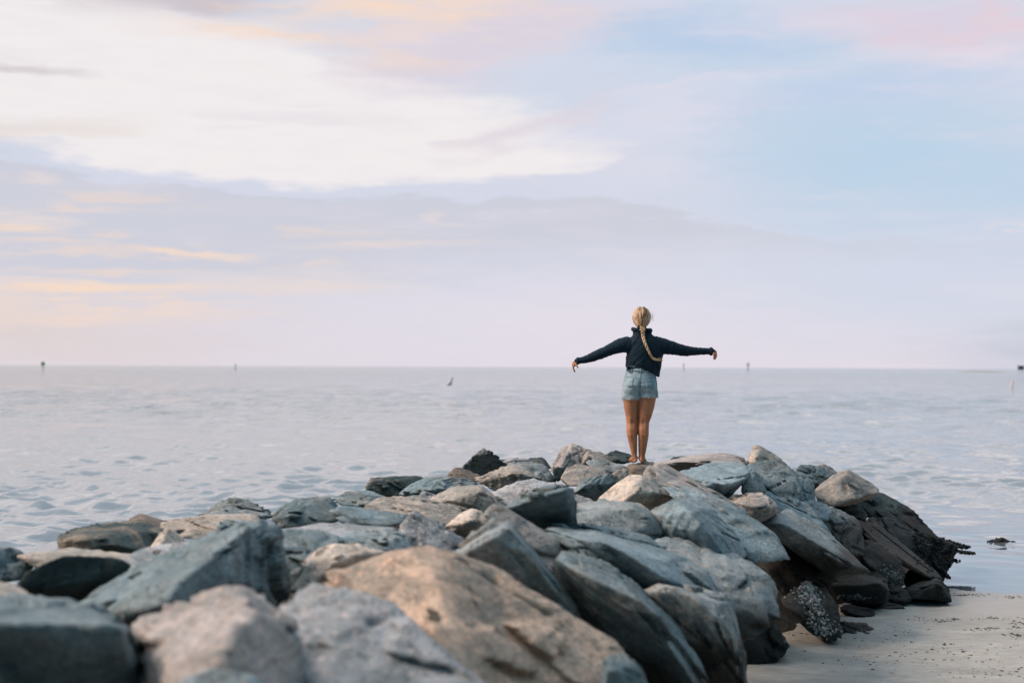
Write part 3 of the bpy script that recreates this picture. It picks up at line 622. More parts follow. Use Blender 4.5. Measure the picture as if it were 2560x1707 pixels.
("2215,1462,.1 2222,1456,.2 2242,1456,.25 2258,1468,.25 2282,1499,.15 2253,1510,.05 2220,1506,0", 14.55, 'tan', "pale creased small boulder left of the black wedge at the water's edge", dict(lvl=4, rough=1.2)),
("2250,1470,.15 2285,1459,.3 2330,1446,.4 2350,1449,.4 2367,1465,.35 2375,1481,.3 2377,1503,.2 2350,1502,.1 2262,1494,0 2340,1462,.1", 14.75, 'dark', "black wedge-shaped boulder on the sand at the water's edge", dict(rust=.2)),
("2255,1440,.1 2275,1422,.3 2320,1432,.4 2340,1450,.3 2310,1470,0 2265,1470,0", 15.4, 'brown', "small brown boulder tucked behind the black wedge", dict(lvl=4)),
("2150,1425,.1 2175,1415,.2 2200,1425,.3 2225,1445,.2 2215,1462,0 2165,1450,0", 14.6, 'brown', "small brown stone resting on the wide black boulder", dict(lvl=4)),
("2265,1350,.2 2300,1322,.4 2345,1340,.5 2396,1364,.5 2385,1382,.35 2362,1400,.2 2352,1425,.1 2358,1455,.05 2320,1462,0 2275,1430,0", 16.1, 'dark', "black weed-covered rock tapering into the water at the far right of the jetty", dict(rust=0, rough=0.6)),
("1985,1262,.2 2010,1250,.4 2055,1256,.5 2082,1275,.4 2075,1300,.1 2030,1305,0 1990,1290,0", 13.9, 'blue', "small blue-green rock in the gap left of the gable-shaped one", dict(lvl=4)),
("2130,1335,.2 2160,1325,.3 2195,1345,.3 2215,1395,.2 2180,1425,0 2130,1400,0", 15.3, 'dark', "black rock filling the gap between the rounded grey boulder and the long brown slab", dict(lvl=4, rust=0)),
]
rock_objs = {}
for i_, (pp, D0, cc, lab, opt) in enumerate(ROCKS):
    pts = [tuple(float(t) for t in q.split(',')) for q in pp.split()]
    o = make_rock('boulder', pts, D0, cc, lab, seed=i_ + 1, **opt)
    rock_objs[lab] = o

def surf_bvh(objs):
    Vv, Ff = [], []
    for o in objs:
        b = len(Vv); loc = o.location
        Vv += [vv.co + loc for vv in o.data.vertices]
        Ff += [[b + q for q in f.vertices] for f in o.data.polygons]
    return BVHTree.FromPolygons(Vv, Ff)
def ray_px(bvh, px, py):
    o = Vector((0, 0, CAM_Z)); d = (P(px, py, 10) - o).normalized()
    return bvh.ray_cast(o, d)

# the shell-covered boulder, its barnacles a part of their own
pts = [(1951,1493,.05),(1981,1472,.2),(2020,1450,.3),(2053,1480,.35),(2092,1510,.35),(2100,1540,.3),(2103,1583,.2),(2103,1594,.15),(2075,1602,.1),(2039,1588,0),(1994,1550,-.05),(1962,1520,0),(2030,1520,-.05)]
barn = make_rock('boulder', pts, 12.3, 'brown', "square brown rock crusted with white shells at the foot of the slope", seed=200, k=24, rust=1.0)
bv = surf_bvh([barn])
rs = random.Random(4)
Vv, Ff = [], []
S3, F3 = ICO[3]
S3 = S3[:]; 
def add_lump(pos, nor, sx_, sz_):
    t = Vector(nor).to_track_quat('Z', 'Y').to_matrix()
    b = len(Vv)
    for q in LUMP_V:
        w_ = t @ Vector((q[0] * sx_, q[1] * sx_ * .8, q[2] * sz_))
        Vv.append(tuple(pos + w_))
    for f in LUMP_F: Ff.append([b + i for i in f])
bm = bmesh.new(); bmesh.ops.create_icosphere(bm, subdivisions=1, radius=1)
LUMP_V = [tuple(q.co) for q in bm.verts]; LUMP_F = [[q.index for q in f.verts] for f in bm.faces]; bm.free()
m_shell, n = new_mat('shell_crust')
gp = n.n('ShaderNodeNewGeometry').outputs['Position']
nn_ = n.noise(gp, 40, 3).outputs[0]
principled(n, n.mix(n.mr(nn_, .35, .65), (.16, .155, .15), (.52, .51, .50)), .6)
for _ in range(700):
    ct = rs.choice([(2010, 1478, 26, 14), (2030, 1500, 22, 12), (2038, 1530, 18, 22), (2060, 1575, 24, 12), (2050, 1560, 22, 16), (2022, 1468, 14, 10)])
    px, py = rs.gauss(ct[0], ct[2] * .7), rs.gauss(ct[1], ct[3] * .8)
    h = ray_px(bv, px, py)
    if h[0] is None: continue
    s_ = rs.uniform(.004, .010) if rs.random() < .7 else rs.uniform(.012, .022)
    add_lump(h[0] - barn.location, (h[1] + Vector((rs.gauss(0, .3), rs.gauss(0, .3), rs.gauss(0, .3)))).normalized(), s_, s_ * .45)
o = mesh_obj('barnacles', Vv, Ff, m_shell, parent=barn); o['kind'] = 'stuff'

# mussels and weed crusting the seaward tip and the wet feet of the boulders
m_mus, n = new_mat('mussel')
principled(n, (.007, .010, .012), .6, .2)
tipb = surf_bvh([rock_objs[k_] for k_ in rock_objs if 'black weed-covered' in k_ or 'big black boulder forming' in k_ or 'teal boulder low' in k_ or 'long brown slab' in k_])
Vv, Ff = [], []
for _ in range(850):
    t_ = rs.random()
    px = 2290 + 130 * t_ + rs.gauss(0, 8); py = 1330 + 42 * t_ + abs(rs.gauss(0, 34))
    h = ray_px(tipb, px, py)
    if h[0] is None or h[0].z > .75: continue
    s_ = rs.uniform(.006, .014)
    add_lump(h[0] + h[1] * s_ * .3, (h[1] + Vector((rs.gauss(0, .5), rs.gauss(0, .5), rs.gauss(0, .5)))).normalized(), s_, s_ * 1.5)
# loose mussel clumps running out into the shallows
for (x0, y0, x1, y1, D_, nn2, sp) in [(2330, 1340, 2420, 1366, 17.6, 420, 6), (2350, 1368, 2436, 1382, 17.4, 260, 3.5), (2340, 1385, 2392, 1400, 16.9, 260, 7), (2330, 1400, 2372, 1440, 16.3, 260, 8)]:
    for _ in range(nn2):
        t_ = rs.random(); px = x0 + (x1 - x0) * t_; py = y0 + (y1 - y0) * t_
        q = P(px + rs.gauss(0, 3), py + abs(rs.gauss(0, sp)) * (1 - .6 * t_), D_ + rs.uniform(-.15, .3))
        q.z = max(q.z, .0)
        s_ = rs.uniform(.008, .024) * (1 - .35 * t_)
        add_lump(q, (rs.gauss(0, .5), rs.gauss(0, .5), 1), s_, s_ * 1.4)
tag(mesh_obj('mussel_bed', Vv, Ff, m_mus), 'black crust of mussels and weed on the jetty tip at the water', 'mussels', kind='stuff')
wetb = surf_bvh([rock_objs[k_] for k_ in rock_objs if 'wide black boulder on' in k_ or 'half hidden under' in k_ or 'black wet boulder' in k_ or 'mossy rock on the sand right' in k_])
Vv, Ff = [], []
for (cx_, cy_, sx_, sy_, nn2) in [(2130, 1492, 40, 6, 130), (2240, 1440, 22, 10, 110), (2215, 1425, 20, 12, 80), (1975, 1600, 12, 18, 60), (2150, 1580, 30, 10, 60), (2080, 1545, 8, 10, 20)]:
    for _ in range(nn2 // 2):
        h = ray_px(wetb, rs.gauss(cx_, sx_ * .6), rs.gauss(cy_, sy_ * .6))
        if h[0] is None: continue
        s_ = rs.uniform(.008, .02)
        add_lump(h[0], h[1], s_, s_ * .8)
m_oy, n = new_mat('oyster'); gp = n.n('ShaderNodeNewGeometry').outputs['Position']
principled(n, n.mix(n.mr(n.noise(gp, 30, 3).outputs[0], .4, .62), (.02, .026, .028), (.14, .15, .15)), .6)
tag(mesh_obj('oyster_crust', Vv, Ff, m_oy), 'grey oyster shells crusting the wet feet of the dark boulders', 'oysters', kind='stuff')

# weed lumps out in the shallows
def weed(px, py, D_, wd, ht, label, nn2, seed):
    r_ = random.Random(seed); global Vv, Ff
    Vv, Ff = [], []
    c = P(px, py, D_); c.z = 0
    for _ in range(nn2):
        a = r_.gauss(0, .38); b2 = r_.gauss(0, .25)
        s_ = r_.uniform(.01, .03)
        add_lump(Vector((a * wd, b2 * wd * 1.2, max(0, ht * (1 - abs(a) * 2) * r_.random()))), (r_.gauss(0, 1), r_.gauss(0, 1), 1), s_ * 1.5, s_ * .5)
    o = mesh_obj('seaweed_clump', Vv, Ff, m_mus); o.location = c
    return tag(o, label, 'seaweed')
weed(2503, 1352, 8887 / (1352 - 921) , .17, .055, "small black clump of weed breaking the calm water at the right edge", 160, 1)

# wrack scraps and pebbles on the sand
m_wr, n = new_mat('wrack'); principled(n, (.035, .034, .028), .8)
Vv, Ff = [], []
sandfn = lambda X_, Y_: float(sand_z(np.array([[X_]]), np.array([[Y_]]))[0, 0])
def scrap(x_, y_, s_, flat=.35):
    z_ = sandfn(x_, y_)
    add_lump(Vector((x_, y_, z_)), (rs.gauss(0, .12), rs.gauss(0, .12), 1), s_, s_ * flat)
for (px, py, sx_, sy_, nn2) in [(2060, 1392, 0, 0, 0), (2420, 1476, 45, 3, 150), (2530, 1482, 25, 3, 70), (2480, 1540, 40, 6, 90), (2540, 1560, 22, 16, 90), (2470, 1573, 50, 5, 130),
        (2530, 1590, 20, 5, 60), (2330, 1547, 60, 5, 60), (2385, 1543, 14, 3, 40), (2350, 1550, 40, 4, 60), (2400, 1640, 160, 50, 260), (2250, 1580, 70, 40, 90), (2150, 1660, 150, 40, 120), (2480, 1690, 90, 20, 90), (2050, 1605, 60, 8, 120)]:
    for _ in range(int(nn2 * .62)):
        a, b2 = rs.gauss(px, sx_ * .6), rs.gauss(py, sy_ * .6)
        if b2 < 1470: continue
        q = P(a, b2, 10); k_ = (CAM_Z - .05) / (CAM_Z - q.z)
        X_, Y_ = q.x * k_, q.y * k_
        if X_ < 1.6: continue
        scrap(X_, Y_, rs.choice([.004, .005, .007, .010, .016]) * rs.uniform(.7, 1.3))
tag(mesh_obj('wrack_scraps', Vv, Ff, m_wr), 'dark scraps of weed and grit scattered over the wet sand', 'wrack', kind='stuff')
m_pb, n = new_mat('pebble'); principled(n, (.36, .30, .25), .7)
Vv, Ff = [], []
for (px, py) in [(2425, 1645), (2080, 1690), (2156, 1604), (2350, 1504), (2160, 1645), (2305, 1660), (2462, 1640), (2230, 1695), (2400, 1700), (2540, 1600), (2500, 1660)]:
    for _ in range(3):
        q = P(px + rs.gauss(0, 5), py + rs.gauss(0, 3), 10); k_ = (CAM_Z - .05) / (CAM_Z - q.z)
        scrap(q.x * k_, q.y * k_, rs.uniform(.008, .018), .6)
tag(mesh_obj('pebbles', Vv, Ff, m_pb), 'a few pale pebbles and shell bits on the sand', 'pebbles', kind='stuff')

# ------------------------------------------------------------------ far marks on the water
def flat_mat(name, c, r_=.7):
    m, n = new_mat(name)
    gp = n.n('ShaderNodeNewGeometry').outputs['Position']
    q = n.noise(gp, 3, 4).outputs[0]
    principled(n, n.mix(q, tuple(t * .75 for t in c), tuple(min(1, t * 1.25) for t in c)), r_)
    return m
M_PILE = flat_mat('pile_wood', (.20, .22, .24)); M_GREEN = flat_mat('daymark_green', (.04, .32, .09)); M_RED = flat_mat('daymark_red', (.40, .13, .10))
M_WHITE = flat_mat('weathered_white', (.55, .50, .50)); M_SALMON = flat_mat('salmon_paint', (.74, .58, .52)); M_HUT = flat_mat('dark_board', (.02, .05, .06))
def prism(name, prof, z0, z1, r0, r1, mat, parent, nseg=10):
    bm = bmesh.new(); bmesh.ops.create_cone(bm, cap_ends=True, segments=nseg, radius1=r0, radius2=r1, depth=z1 - z0, matrix=Matrix.Translation((0, 0, (z0 + z1) / 2)))
    me = bpy.data.meshes.new(name); bm.to_mesh(me); bm.free(); me.materials.append(mat)
    o = bpy.data.objects.new(name, me); C.objects.link(o); o.parent = parent; return o
def boxm(name, dims, loc, mat, parent, rot=(0, 0, 0), bev=.02):
    bm = bmesh.new(); bmesh.ops.create_cube(bm, size=1)
    bmesh.ops.scale(bm, vec=dims, verts=bm.verts)
    bmesh.ops.bevel(bm, geom=bm.edges[:], offset=bev * min(dims), segments=1, affect='EDGES')
    me = bpy.data.meshes.new(name); bm.to_mesh(me); bm.free(); me.materials.append(mat)
    o = bpy.data.objects.new(name, me); C.objects.link(o); o.parent = parent; o.location = loc; o.rotation_euler = rot; return o
def marker(px, ytop, D_, label, mm, h, board, sq=True):
    q = P(px, ytop, D_)
    t = empty('channel_marker', (q.x, D_, 0)); tag(t, label, 'marker', 'navigation markers on the horizon')
    prism('pile', None, -1, h * .72, h * .06, h * .05, M_PILE, t)
    if sq:
        boxm('board', (board, .12, board), (0, -.2, h - board / 2), mm, t, (0, R(45) if mm is M_RED else 0, 0))
        boxm('platform', (board * .7, board * .7, .1), (0, 0, h * .70), M_PILE, t)
    else:
        prism('cap', None, h * .70, h, h * .10, h * .03, mm, t)
marker(108, 903, 700, "green square channel marker on a pile at the far left horizon", M_GREEN, 4.0, 1.7)
marker(589, 905, 740, "dark pile marker on the horizon between the left edge and the centre", M_PILE, 3.6, 1.4, False)
marker(1709, 905, 1100, "grey pile marker on the horizon under the person's right hand", M_PILE, 6.0, 1.5, False)
marker(1870, 904, 1000, "faint pinkish channel marker on the horizon right of the hand", M_SALMON, 5.8, 1.9)
t = empty('leaning_post', P(2529, 970, 178)); t.location.z = 0; tag(t, 'salmon-coloured post leaning in the water near the right edge', 'post')
o = prism('shaft', None, -.5, 1.05, .12, .10, M_SALMON, t); o.rotation_euler.y = R(8); prism('collar', None, -.05, .12, .17, .15, M_WHITE, t)
q = P(2552, 916, 1200)
t = empty('stilt_hut', (q.x, 1200, 0)); tag(t, 'dark hut on piles above the horizon at the right edge', 'hut')
boxm('cabin', (4.2, 3.5, 2.9), (0, 0, 3.2), M_HUT, t); boxm('roof', (4.8, 4.1, .4), (0, 0, 4.85), M_HUT, t)
for sx_ in (-1, 1):
    for sy_ in (-1, 1):
        o = prism('pile', None, -1, 1.9, .13, .13, M_PILE, t); o.location = (sx_ * 1.7, sy_ * 1.4, 0)
# low sand bar with scrub
m_bar, n = new_mat('sand_bar'); gp = n.n('ShaderNodeNewGeometry').outputs['Position']
principled(n, n.mix(n.noise(gp, .15, 4).outputs[0], (.16, .17, .14), (.36, .31, .25)), .9)
xs = np.linspace(-17, 17, 90); ys = np.linspace(-40, 40, 12)
def bar_z(X_, Y_):
    p_ = np.stack([X_.ravel() * .3, Y_.ravel() * .05, np.zeros(X_.size)], 1)
    e = np.clip(1 - (X_ / 17) ** 2 - (Y_ / 40) ** 2, 0, 1)
    return -.3 + e * 1.1 + (pnoise(p_).reshape(X_.shape)) * .35 * e
o = grid('sand_bar', xs, ys, bar_z, m_bar); q = P(2452, 921, 1000); o.location = (q.x, 1000, 0); tag(o, kind='structure')

# gull low over the water
def loft(rings, nseg=16, cap=True):
    """rings: (centre, rx, ry, axis-x vector, axis-y vector)"""
    V_, F_ = [], []
    for (c, rx_, ry_, ax, ay) in rings:
        for k_ in range(nseg):
            a = 2 * math.pi * k_ / nseg
            V_.append(Vector(c) + Vector(ax) * rx_ * math.cos(a) + Vector(ay) * ry_ * math.sin(a))
    for i in range(len(rings) - 1):
        for k_ in range(nseg):
            a = i * nseg + k_; b = i * nseg + (k_ + 1) % nseg
            F_.append([a, b, b + nseg, a + nseg])
    if cap:
        F_.append(list(range(nseg))[::-1]); F_.append([(len(rings) - 1) * nseg + k_ for k_ in range(nseg)])
    return V_, F_
def tube(path, rad, nseg=12, flat=None):
    """tapered tube along a path with rounded ends; rad list of radii, flat = depth ratio"""
    path = [Vector(q) for q in path]; rings = []
    up = Vector((0, 1, 0))
    for i, p_ in enumerate(path):
        t_ = (path[min(i + 1, len(path) - 1)] - path[max(i - 1, 0)]).normalized()
        ax = up.cross(t_)
        if ax.length < .05: ax = Vector((1, 0, 0)).cross(t_)
        ax.normalize(); ay = t_.cross(ax)
        r_ = rad[i] if isinstance(rad, (list, tuple)) else rad
        fl = 1 if flat is None else flat
        if i == 0:
            rings.append((p_ - t_ * r_ * .8, r_ * .45, r_ * .45 * fl, ax, ay))
            rings.append((p_ - t_ * r_ * .5, r_ * .8, r_ * .8 * fl, ax, ay))
        rings.append((p_, r_, r_ * fl, ax, ay))
        if i == len(path) - 1:
            rings.append((p_ + t_ * r_ * .5, r_ * .8, r_ * .8 * fl, ax, ay))
            rings.append((p_ + t_ * r_ * .8, r_ * .45, r_ * .45 * fl, ax, ay))
    return loft(rings, nseg)
def join(parts):
    V_, F_ = [], []
    for a, b in parts:
        k_ = len(V_); V_ += [tuple(q) for q in a]; F_ += [[k_ + i for i in f] for f in b]
    return V_, F_
def remesh(V_, F_, vox, smooth=2):
    me = bpy.data.meshes.new('tmp'); me.from_pydata(V_, [], F_); me.update()
    o = bpy.data.objects.new('tmp', me); C.objects.link(o)
    md = o.modifiers.new('r', 'REMESH'); md.mode = 'VOXEL'; md.voxel_size = vox
    if smooth:
        ms_ = o.modifiers.new('s', 'SMOOTH'); ms_.factor = .5; ms_.iterations = smooth
    dg = bpy.context.evaluated_depsgraph_get(); e = o.evaluated_get(dg); m2 = bpy.data.meshes.new_from_object(e)
    nv = len(m2.vertices); A = np.empty(nv * 3, np.float32); m2.vertices.foreach_get('co', A); A = A.reshape(-1, 3)
    nrm = np.empty(nv * 3, np.float32); m2.vertices.foreach_get('normal', nrm); nrm = nrm.reshape(-1, 3)
    FF = [list(p_.vertices) for p_ in m2.polygons]
    bpy.data.objects.remove(o); bpy.data.meshes.remove(me); bpy.data.meshes.remove(m2)
    return A.astype(np.float64), FF, nrm.astype(np.float64)
M_GULL = flat_mat('gull_feathers', (.42, .42, .44))
g_ = P(1124, 958, 60); t = empty('gull', g_); tag(t, 'small grey gull gliding low over the sea left of the person', 'bird')
Vb, Fb = tube([(-.14, 0, -.07), (-.07, 0, -.075), (0, 0, -.06), (.08, 0, -.03), (.13, 0, -.02)], [.018, .035, .04, .025, .012], 10)
mesh_obj('body', Vb, Fb, M_GULL, t)
for s_ in (1, -1):
    if s_ == 1: pa = [(.0, .0, -.05), (.05, .10, .05), (.09, .16, .17), (.12, .18, .26)]
    else: pa = [(0, 0, -.05), (-.01, -.16, .02), (-.03, -.34, .0), (0, -.46, -.05)]
    Vb, Fb = tube(pa, [.05, .055, .04, .012], 8, .18)
    mesh_obj('wing', Vb, Fb, M_GULL, t)

# ------------------------------------------------------------------ the person, seen from behind
PX0, PD = 1600.0, 15.25
top = surf_bvh([rock_objs['brown speckled boulder on which the person stands'], rock_objs["small tan stone wedged left of the boulder under the person's feet"]])
fx = P(PX0, 1157, PD).x
hits = []
for dx in (-.06, -.03, 0, .03, .06):
    for dy in (-.05, 0, .08, .15):
        h = top.ray_cast(Vector((fx + dx, PD + dy, 3)), Vector((0, 0, -1)))
        if h[0] is not None: hits.append(h[0].z)
FZ = sorted(hits)[int(len(hits) * .7)] if hits else P(PX0, 1157, PD).z
FZ0 = P(PX0, 1157, PD).z
print('foot z rock', FZ, 'photo', FZ0)
FZ = FZ0
person = empty('person', (fx, PD, FZ))
tag(person, 'barefoot blonde person in navy top and denim shorts, arms spread, braid down the back', 'person')

m_skin, n = new_mat('skin')
gp = n.n('ShaderNodeTexCoord').outputs['Object']
q = n.noise(gp, 9, 5).outputs[0]
c_ = n.mix(n.mr(q, .35, .65), (.38, .160, .084), (.48, .21, .112))
b_ = principled(n, c_, .5, .4); b_.inputs['Subsurface Weight'].default_value = .12; b_.inputs['Subsurface Radius'].default_value = (.02, .008, .004)
n.l(bump(n, n.noise(gp, 120, 3).outputs[0], .15, .002), b_.inputs['Normal'])
m_navy, n = new_mat('navy_knit')
gp = n.n('ShaderNodeTexCoord').outputs['Object']
q = n.noise(gp, 7, 6, .6, .4).outputs[0]
f_ = n.noise(n.mapping(gp, scale=(1, 1, .35)), 300, 2).outputs[0]
b_ = principled(n, n.mix(q, (.003, .014, .026), (.006, .024, .042)), .85, .25)
b_.inputs['Sheen Weight'].default_value = .06; b_.inputs['Sheen Roughness'].default_value = .4
n.l(bump(n, n.m('ADD', q, n.m('MULTIPLY', f_, .15)), .7, .012), b_.inputs['Normal'])
m_den, n = new_mat('denim')
gp = n.n('ShaderNodeTexCoord').outputs['Object']
q = n.noise(gp, 14, 6, .65).outputs[0]; q2 = n.noise(gp, 260, 2).outputs[0]
c_ = n.mix(n.mr(q, .32, .66), (.20, .30, .355), (.34, .43, .48)); c_ = n.mix(n.mr(q2, .4, .7, 0, .35), c_, (.55, .60, .62))
b_ = principled(n, c_, .85, .2); n.l(bump(n, n.m('ADD', q, n.m('MULTIPLY', q2, .3)), .5, .006), b_.inputs['Normal'])
m_den2, n = new_mat('denim_pocket'); gp = n.n('ShaderNodeTexCoord').outputs['Object']
q = n.noise(gp, 14, 6, .65).outputs[0]
principled(n, n.mix(n.mr(q, .32, .66), (.13, .25, .31), (.22, .35, .41)), .85, .2)
m_thr, n = new_mat('thread'); principled(n, (.62, .64, .64), .8)
m_seam, n = new_mat('seam_thread'); principled(n, (.07, .20, .26), .8)
m_hair, n = new_mat('blonde_hair')
oi = n.n('ShaderNodeAttribute', attribute_name='tone')
gp = n.n('ShaderNodeTexCoord').outputs['Object']
q = n.noise(gp, 60, 3).outputs[0]
c_ = n.mix(oi.outputs['Fac'], (.16, .075, .035), (.80, .56, .36)); c_ = n.mix(n.mr(q, .4, .65, 0, .4), c_, (.34, .19, .09))
b_ = principled(n, c_, .42, .5)

def strip_mesh(name, V_, F_, mat, parent, tone=None, smooth=True):
    o = mesh_obj(name, V_, F_, mat, parent, smooth)
    if tone is not None:
        a = o.data.attributes.new('tone', 'FLOAT', 'POINT'); a.data.foreach_set('value', np.asarray(tone, np.float32))
    return o
EX, EY = Vector((1, 0, 0)), Vector((0, 1, 0))
def vr(lst, nseg=28):            # stacked horizontal rings: (cx, cy, z, rx, ry)
    return loft([(Vector((a, b, z_)), rx_, ry_, EX, EY) for a, b, z_, rx_, ry_ in lst], nseg)

# ---- body, one continuous skin
parts = []
def leg(lst, s_): return vr([(a + s_ * max(0, min(1, (.66 - z_) / .1)), b, z_, rx_ * 1.04, ry_ * 1.04) for a, b, z_, rx_, ry_ in lst])
parts.append(leg([(-.045, .00, .025, .022, .026), (-.05, -.004, .045, .029, .033), (-.054, -.002, .075, .029, .032), (-.060, 0, .12, .033, .036), (-.072, -.006, .22, .044, .046),
                 (-.083, -.012, .30, .054, .057), (-.086, -.010, .36, .057, .058), (-.085, .004, .43, .055, .056), (-.088, .008, .50, .060, .063), (-.098, .006, .60, .070, .076),
                 (-.105, .0, .70, .079, .088), (-.095, 0, .80, .085, .098), (-.07, 0, .90, .08, .09)], -.005))
parts.append(leg([(.012, .00, .022, .023, .026), (.014, -.004, .045, .031, .034), (.015, -.002, .075, .032, .033), (.019, 0, .12, .038, .038), (.026, -.008, .22, .048, .048),
                 (.031, -.014, .30, .055, .060), (.031, -.010, .36, .056, .060), (.033, .004, .43, .058, .058), (.047, .008, .50, .071, .068), (.060, .006, .60, .088, .082),
                 (.070, .0, .70, .098, .092), (.075, 0, .80, .096, .10), (.06, 0, .90, .09, .09)], .004))
for cx_, dx_ in ((-.050, -.02), (.014, .035)):     # feet
    parts.append(tube([(cx_, -.022, .030), (cx_ + dx_ * .2, .03, .034), (cx_ + dx_ * .6, .10, .030), (cx_ + dx_, .165, .018), (cx_ + dx_ * 1.15, .205, .014)], [.029, .031, .036, .038, .022], 14, .62))
    for t_ in range(5):
        parts.append(tube([(cx_ + dx_ + (t_ - 2) * .015, .17, .015), (cx_ + dx_ * 1.1 + (t_ - 2) * .017, .215 - abs(t_ - 1) * .004, .011)], [.010, .007], 8))
parts.append(vr([(-.01, 0, .78, .15, .10), (0, 0, .86, .165, .11), (.005, 0, .96, .14, .095), (.02, 0, 1.04, .12, .085), (.03, 0, 1.15, .14, .095), (.028, 0, 1.26, .16, .095), (.02, 0, 1.33, .14, .075), (.018, .0, 1.37, .06, .058), (.016, .01, 1.45, .05, .054), (.015, .015, 1.50, .05, .055)]))
# head with face (turned towards the sea)
parts.append(vr([(.014, .055, 1.432, .020, .018), (.014, .045, 1.45, .045, .05), (.014, .03, 1.48, .060, .075), (.013, .022, 1.52, .070, .088), (.012, .015, 1.56, .075, .095), (.011, .005, 1.60, .074, .093), (.010, -.003, 1.635, .058, .072), (.010, -.003, 1.653, .03, .035)]))
parts.append(tube([(.013, .110, 1.55), (.013, .128, 1.525), (.013, .122, 1.515)], [.008, .012, .010], 8))
for s_ in (-1, 1):
    parts.append(tube([(.012 + s_ * .076, .02, 1.565), (.012 + s_ * .082, .012, 1.54), (.012 + s_ * .076, .02, 1.515)], [.010, .013, .009], 8, .6))
    parts.append(tube([(.012 + s_ * .024, .100, 1.478), (.012, .108, 1.478)], [.006, .009], 8))
# arms
AL = [(-.15, 0, 1.285), (-.235, -.004, 1.262), (-.34, -.004, 1.212), (-.438, 0, 1.168), (-.54, .012, 1.128), (-.640, .022, 1.097), (-.676, .026, 1.088)]
AR = [(.19, 0, 1.275), (.27, -.004, 1.255), (.36, -.004, 1.232), (.466, 0, 1.208), (.587, .012, 1.203), (.707, .022, 1.200), (.765, .026, 1.198)]
parts.append(tube(AL, [.055, .048, .042, .038, .034, .024, .022], 16))
parts.append(tube(AR, [.055, .048, .043, .038, .034, .024, .022], 16))
# hands: palms drop from the wrist, fingers curl down
def hand(w_, palm, kn, side, fingers, thumb):
    out_ = [tube([w_, palm, kn], [.021, .026, .024], 12, .62)]
    for f in fingers: out_.append(tube(f, [.0095, .0088, .0078, .0062][:len(f)], 8))
    out_.append(tube(thumb, [.0115, .010, .008], 8))
    return out_
# left hand hangs almost straight down from the cuff
w_ = Vector((-.684, .026, 1.086))
fg = []
for j, (oy, L_) in enumerate([(-.028, .052), (-.010, .064), (.008, .070), (.026, .062)]):
    b0 = Vector((-.712 - .002 * j, .026 + oy, 1.046))
    fg.append([b0, b0 + Vector((-.007 + .002 * j, 0, -L_ * .45)), b0 + Vector((-.002 + .004 * j, .004, -L_ * .8)), b0 + Vector((.008 + .005 * j, .008, -L_ * 1.12))])
parts += hand(w_, Vector((-.700, .026, 1.070)), Vector((-.712, .028, 1.044)), -1, fg,
              [Vector((-.694, -.002, 1.062)), Vector((-.682, -.016, 1.040)), Vector((-.668, -.018, 1.016))])
w_ = Vector((.775, .026, 1.197))
fg = []
for j, (oy, L_) in enumerate([(-.030, .050), (-.011, .062), (.008, .068), (.026, .060)]):
    b0 = Vector((.804 + .003 * j, .026 + oy, 1.186 - .004 * (3 - j)))
    fg.append([b0, b0 + Vector((.013 - .003 * (3 - j), 0, -L_ * .38)), b0 + Vector((.012 - .006 * (3 - j), .004, -L_ * .78)), b0 + Vector((.002 - .008 * (3 - j), .006, -L_ * 1.10))])
parts += hand(w_, Vector((.790, .026, 1.196)), Vector((.806, .028, 1.186)), 1, fg,
              [Vector((.786, -.004, 1.184)), Vector((.787, -.016, 1.160)), Vector((.784, -.018, 1.138))])
Vb, Fb = join(parts)
A, FF, NN = remesh(Vb, Fb, .0052, 3)
# hollows behind the knees, calf and tendon modelling
def dent(A, NN, c, s, amt):
    d = ((A - c) / s); e = np.exp(-(d ** 2).sum(1)); A += NN * (e * amt)[:, None]
dent(A, NN, (-.012, -.12, .82), (.06, .09, .10), -.030)
for cx_ in (-.085, .033):
    dent(A, NN, (cx_, -.05, .435), (.03, .04, .035), -.008)
    dent(A, NN, (cx_ - .022, -.05, .46), (.012, .04, .05), .005)
    dent(A, NN, (cx_ + .022, -.05, .46), (.012, .04, .05), .005)
    dent(A, NN, (cx_, -.07, .31), (.012, .04, .09), -.004)
for cx_ in (-.052, .015):
    for s_ in (-1, 1):
        dent(A, NN, (cx_ + s_ * .019, -.02, .085), (.010, .03, .03), -.006)
        dent(A, NN, (cx_ + s_ * .032, .004, .062), (.012, .02, .014), .005)
body = mesh_obj('body', A, FF, m_skin, person)

# ---- shorts
parts = []
parts.append(vr([(-.100, -.004, .685, .093, .102), (-.102, -.004, .72, .096, .106), (-.095, -.006, .79, .100, .115), (-.085, -.004, .88, .085, .10)]))
parts.append(vr([(.078, -.004, .700, .112, .108), (.080, -.004, .73, .112, .110), (.078, -.006, .79, .108, .116), (.07, -.004, .88, .10, .10)]))
parts.append(vr([(-.008, -.004, .775, .17, .10), (-.006, -.012, .83, .186, .128), (-.002, -.010, .89, .176, .122), (.004, -.004, .96, .160, .108), (.008, 0, 1.03, .150, .102)]))
Vb, Fb = join(parts)
A, FF, NN = remesh(Vb, Fb, .0075, 5)
dent(A, NN, (-.012, -.14, .80), (.012, .08, .07), -.014)       # cleft
dent(A, NN, (-.10, -.12, .83), (.06, .06, .06), .014)
dent(A, NN, (.085, -.12, .83), (.06, .06, .06), .014)
dent(A, NN, (-.09, -.12, .735), (.09, .06, .018), -.006)
dent(A, NN, (.08, -.12, .745), (.09, .06, .018), -.006)
fold = ridged(A * (9, 9, 16) + 4, 2) * .0028 + pnoise(A * 14) * .002
A += NN * fold[:, None]
cr = np.exp(-((A[:, 0] + .01) / .05) ** 2) * (A[:, 1] < 0)
A += NN * (np.sin((A[:, 2] + A[:, 0] * .7) * 190) * .0022 * cr * (A[:, 2] > .76) * (A[:, 2] < .90))[:, None]
